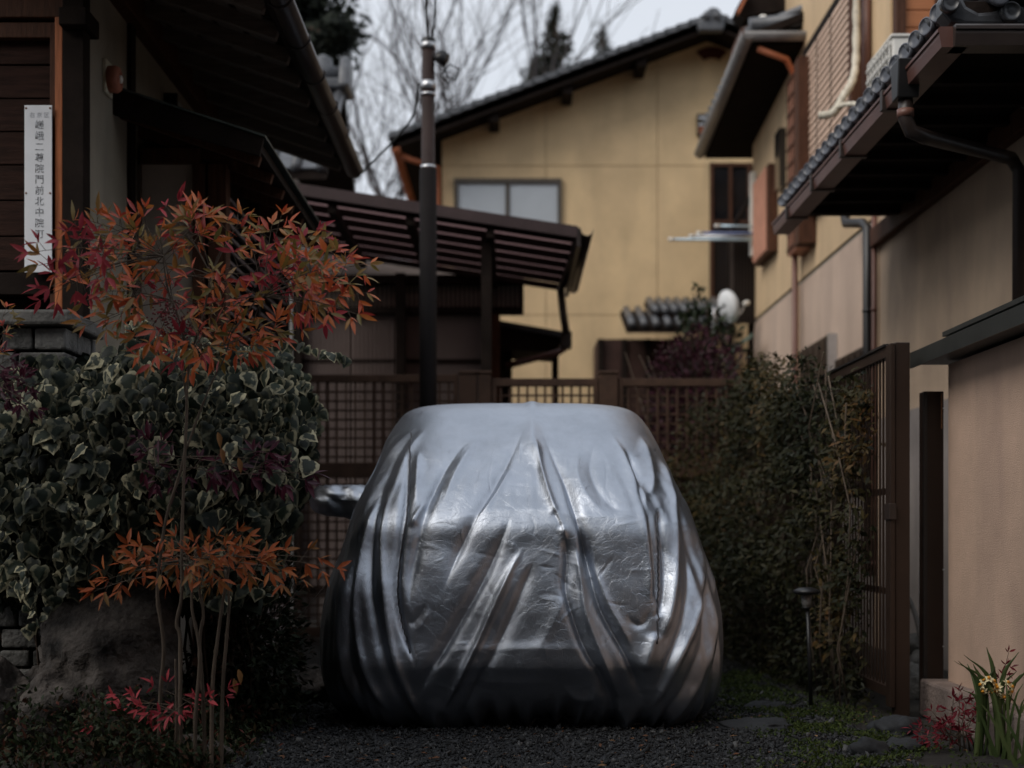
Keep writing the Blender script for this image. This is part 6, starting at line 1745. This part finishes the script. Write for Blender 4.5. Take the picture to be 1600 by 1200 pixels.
leaves = []; tw = MB(); YN = 5.42
rn = thing('red_seedling', (PX(1490, 5.42), 5.42, 0), 'low dwarf nandina with crimson leaflets beside the daffodils', 'plant')
for e in [(1425, 1140), (1435, 1150), (1440, 1130), (1455, 1110), (1470, 1125), (1490, 1090), (1500, 1080), (1510, 1100), (1480, 1145), (1520, 1120), (1530, 1090), (1450, 1155), (1505, 1140), (1560, 1090), (1575, 1085), (1465, 1140), (1495, 1120)]:
    spray((1500 + 12 * rs.randn(), 1160 + 6 * rs.randn()), e, 0, yo=rs.uniform(-.12, .12), trios=5, s=.55, arch=.08)
for e in [(1576, 1020), (1572, 1040), (1566, 1055)]:
    spray((1556, 1100), e, 0, yo=-.05, trios=3, s=.55, arch=.0)
tw.build('twigs', m_bark, rn)['kind'] = 'stuff'
for k in range(4):
    b = MB(); q0 = Vector((PX(1500 + 8 * k, 5.42), 5.42, 0)); b.tube([q0, q0 + Vector((-.01 * k, 0, .10)), P(1500 + 5 * k, 1150, 5.42)], [.004, .003, .002], 5); b.build('stem', m_bark, rn, True)
pos = np.array([q[0] for q in leaves]); rot = frames(np.array([q[1] for q in leaves]), np.array([q[2] for q in leaves])); sz = np.array([q[3] for q in leaves])
m_crim = leaf_mat('crimson_leaves', [(0, (.10, .010, .018)), (1, (.24, .03, .045))], .45, .25)
link('foliage', scatter_mesh('foliage', lf_v, lf_f, pos, rot, sz, m_crim, smooth=True), rn, kind='stuff')

# moss and creeping weeds along the right edge of the gravel, low plants at the left edge
m_moss = leaf_mat('moss', [(0, (.020, .034, .010)), (1, (.075, .095, .022)), (.5, (.04, .06, .014))], .8, .2)
n = 26000
y = 4.7 + 3.8 * rs.rand(n) ** 1.3; xc = 1.23 + .16 * (vnoise(y * 2, y * 0 + 3, 6) - .5)
x = xc + .17 * rs.randn(n)
ok = (vnoise(x * 9, y * 9, 14) > .40) & (x < 1.86)
pos = np.stack([x, y, .004 + .018 * rs.rand(n)], 1)[ok]; m = len(pos)
link('moss', scatter_mesh('moss', sm_v, sm_f, pos, frames(np.stack([rs.randn(m), rs.randn(m), .5 + .5 * rs.rand(m)], 1), np.stack([rs.randn(m) * .6, rs.randn(m) * .6, np.ones(m)], 1)), .010 + .014 * rs.rand(m), m_moss))
tag(bpy.data.objects['moss'], 'patchy green moss and weeds along the right edge of the gravel', 'moss', kind='stuff')
m_low = leaf_mat('ground_cover', [(0, (.014, .022, .010)), (1, (.10, .030, .022)), (.6, (.028, .040, .016)), (.85, (.06, .03, .016))], .6, .15)
n = 16000
y = 4.8 + 2.0 * rs.rand(n); x = -1.06 - .75 * rs.rand(n) ** 1.4 + .06 * rs.randn(n)
h = .05 + .26 * np.clip((-.98 - x) / .25, 0, 1) * vnoise(x * 5, y * 5, 17)
pos = np.stack([x, y, h * rs.rand(n)], 1)
o = link('ground_cover', scatter_mesh('ground_cover', sm_v, sm_f, pos, frames(np.stack([rs.randn(n), rs.randn(n) - .4, .4 + rs.rand(n)], 1), rs.randn(n, 3) + np.array([0, -.5, 1])), .018 + .022 * rs.rand(n), m_low))
tag(o, 'low dark ground cover under the ivy hedge and canes', 'plants', kind='stuff')
# scattered fallen leaves
m_fall = leaf_mat('fallen_leaves', [(0, (.14, .06, .03)), (1, (.26, .15, .07)), (.5, (.10, .05, .03))], .8, .1)
n = 260
pos = np.stack([-1.2 + 2.9 * rs.rand(n), 4.9 + 1.6 * rs.rand(n), np.full(n, .022)], 1)
o = link('fallen_leaves', scatter_mesh('fallen_leaves', sm_v, sm_f, pos, frames(np.stack([rs.randn(n), rs.randn(n), .1 * rs.randn(n)], 1), np.stack([.3 * rs.randn(n), .3 * rs.randn(n), np.ones(n)], 1)), .014 + .022 * rs.rand(n), m_fall))
tag(o, 'tiny dry leaves scattered over gravel and moss', 'leaves', kind='stuff')

# ================================================================ solar stake light
YS = 6.62
so = thing('solar_stake_light', (PX(1264, YS), YS, 0), 'black solar garden stake light with a clear lens by the hedge', 'lamp')
s0 = P(1260, 930, YS); xb = PX(1266, YS)
b = MB(); b.tube([(xb + .004, YS, 0), (PX(1262, YS), YS, PZ(952, YS))], .0095, 10); b.build('stake', m_blackmetal, so, True)
b = MB(); b.lathe((s0.x, YS, 0), [(.012, PZ(953, YS)), (.022, PZ(950, YS)), (.022, PZ(948, YS))], 16); b.build('collar', m_blackmetal, so, True)
m_lens = mat('clear_lens', (.30, .30, .29), .15, var=.3, scale=80, spec=.6)
b = MB(); b.lathe((s0.x, YS, 0), [(.020, PZ(949, YS)), (.026, PZ(930, YS))], 18); b.build('lens', m_lens, so, True)
b = MB(); b.lathe((s0.x, YS, 0), [(.045, PZ(929, YS)), (.064, PZ(926, YS)), (.060, PZ(922, YS)), (.03, PZ(918, YS))], 24); b.build('cap', m_blackmetal, so, True)

# ================================================================ behind the camera: unseen row house, added tall to shade the low sky
oh = thing('unseen_shade_house', (0, -6.9, 0), 'unseen tall dark row house added across the lane to shade the driveway', 'house')
b = MB(); b.box(-16, 16, -9.6, -4.2, 0, 8.6); b.build('wall', m_dark, oh)
b = MB(); b.prism([(-16.6, -3.4, 8.45), (-16.6, -6.9, 10.6), (-16.6, -10.4, 8.45), (-16.6, -6.9, 10.8)], (33.2, 0, 0)); b.build('roof', m_tiled, oh)
for k in range(9):
    x = -14 + 3.5 * k
    b = MB(); b.box(x - .8, x + .8, -4.2 + .004, -4.15, .9, 2.6); w_ = b.build('window', m_glass, oh)
    for j in range(7):
        b = MB(); b.box(x - .78 + .25 * j, x - .72 + .25 * j, -4.14, -4.10, .9, 2.6); b.build('lattice_bar', m_wood, w_)


# unseen evergreen added left of the camera to shade the lower driveway
gt_ = thing('unseen_shade_tree', (-2.75, 3.4, 0), 'unseen dense evergreen added beside the lane to shade the driveway', 'tree')
b = MB(); b.tube([(-2.75, 3.4, 0), (-2.7, 3.42, 1.6), (-2.65, 3.4, 3.9)], [.10, .08, .03], 8); b.build('trunk', m_bark, gt_, True)
rs = np.random.RandomState(91); n = 7000
d = rs.randn(n, 3); d /= np.linalg.norm(d, axis=1, keepdims=True)
lump_ = 1 + .5 * (vnoise(d[:, 0] * 3 + 5, d[:, 2] * 3 + 9, 8) - .5)
pos = np.array([-2.7, 3.4, 3.55]) + d * (rs.rand(n) ** .4 * lump_)[:, None] * np.array([1.0, 1.15, .95])
link('crown', scatter_mesh('crown', sm_v, sm_f, pos, frames(d + .6 * rs.randn(n, 3), rs.randn(n, 3) + np.array([0, 0, 1])), .10 + .07 * rs.rand(n), m_evg), gt_, kind='stuff')
b = MB()
for k in range(11):
    q = Vector(pos[k * 600]); b.tube([(-2.7, 3.4, 1.5 + .15 * k), Vector((-2.68, 3.4, 3.0)).lerp(q, .5), q], [.03, .02, .006], 5)
b.build('limbs', m_bark, gt_, True)['kind'] = 'stuff'
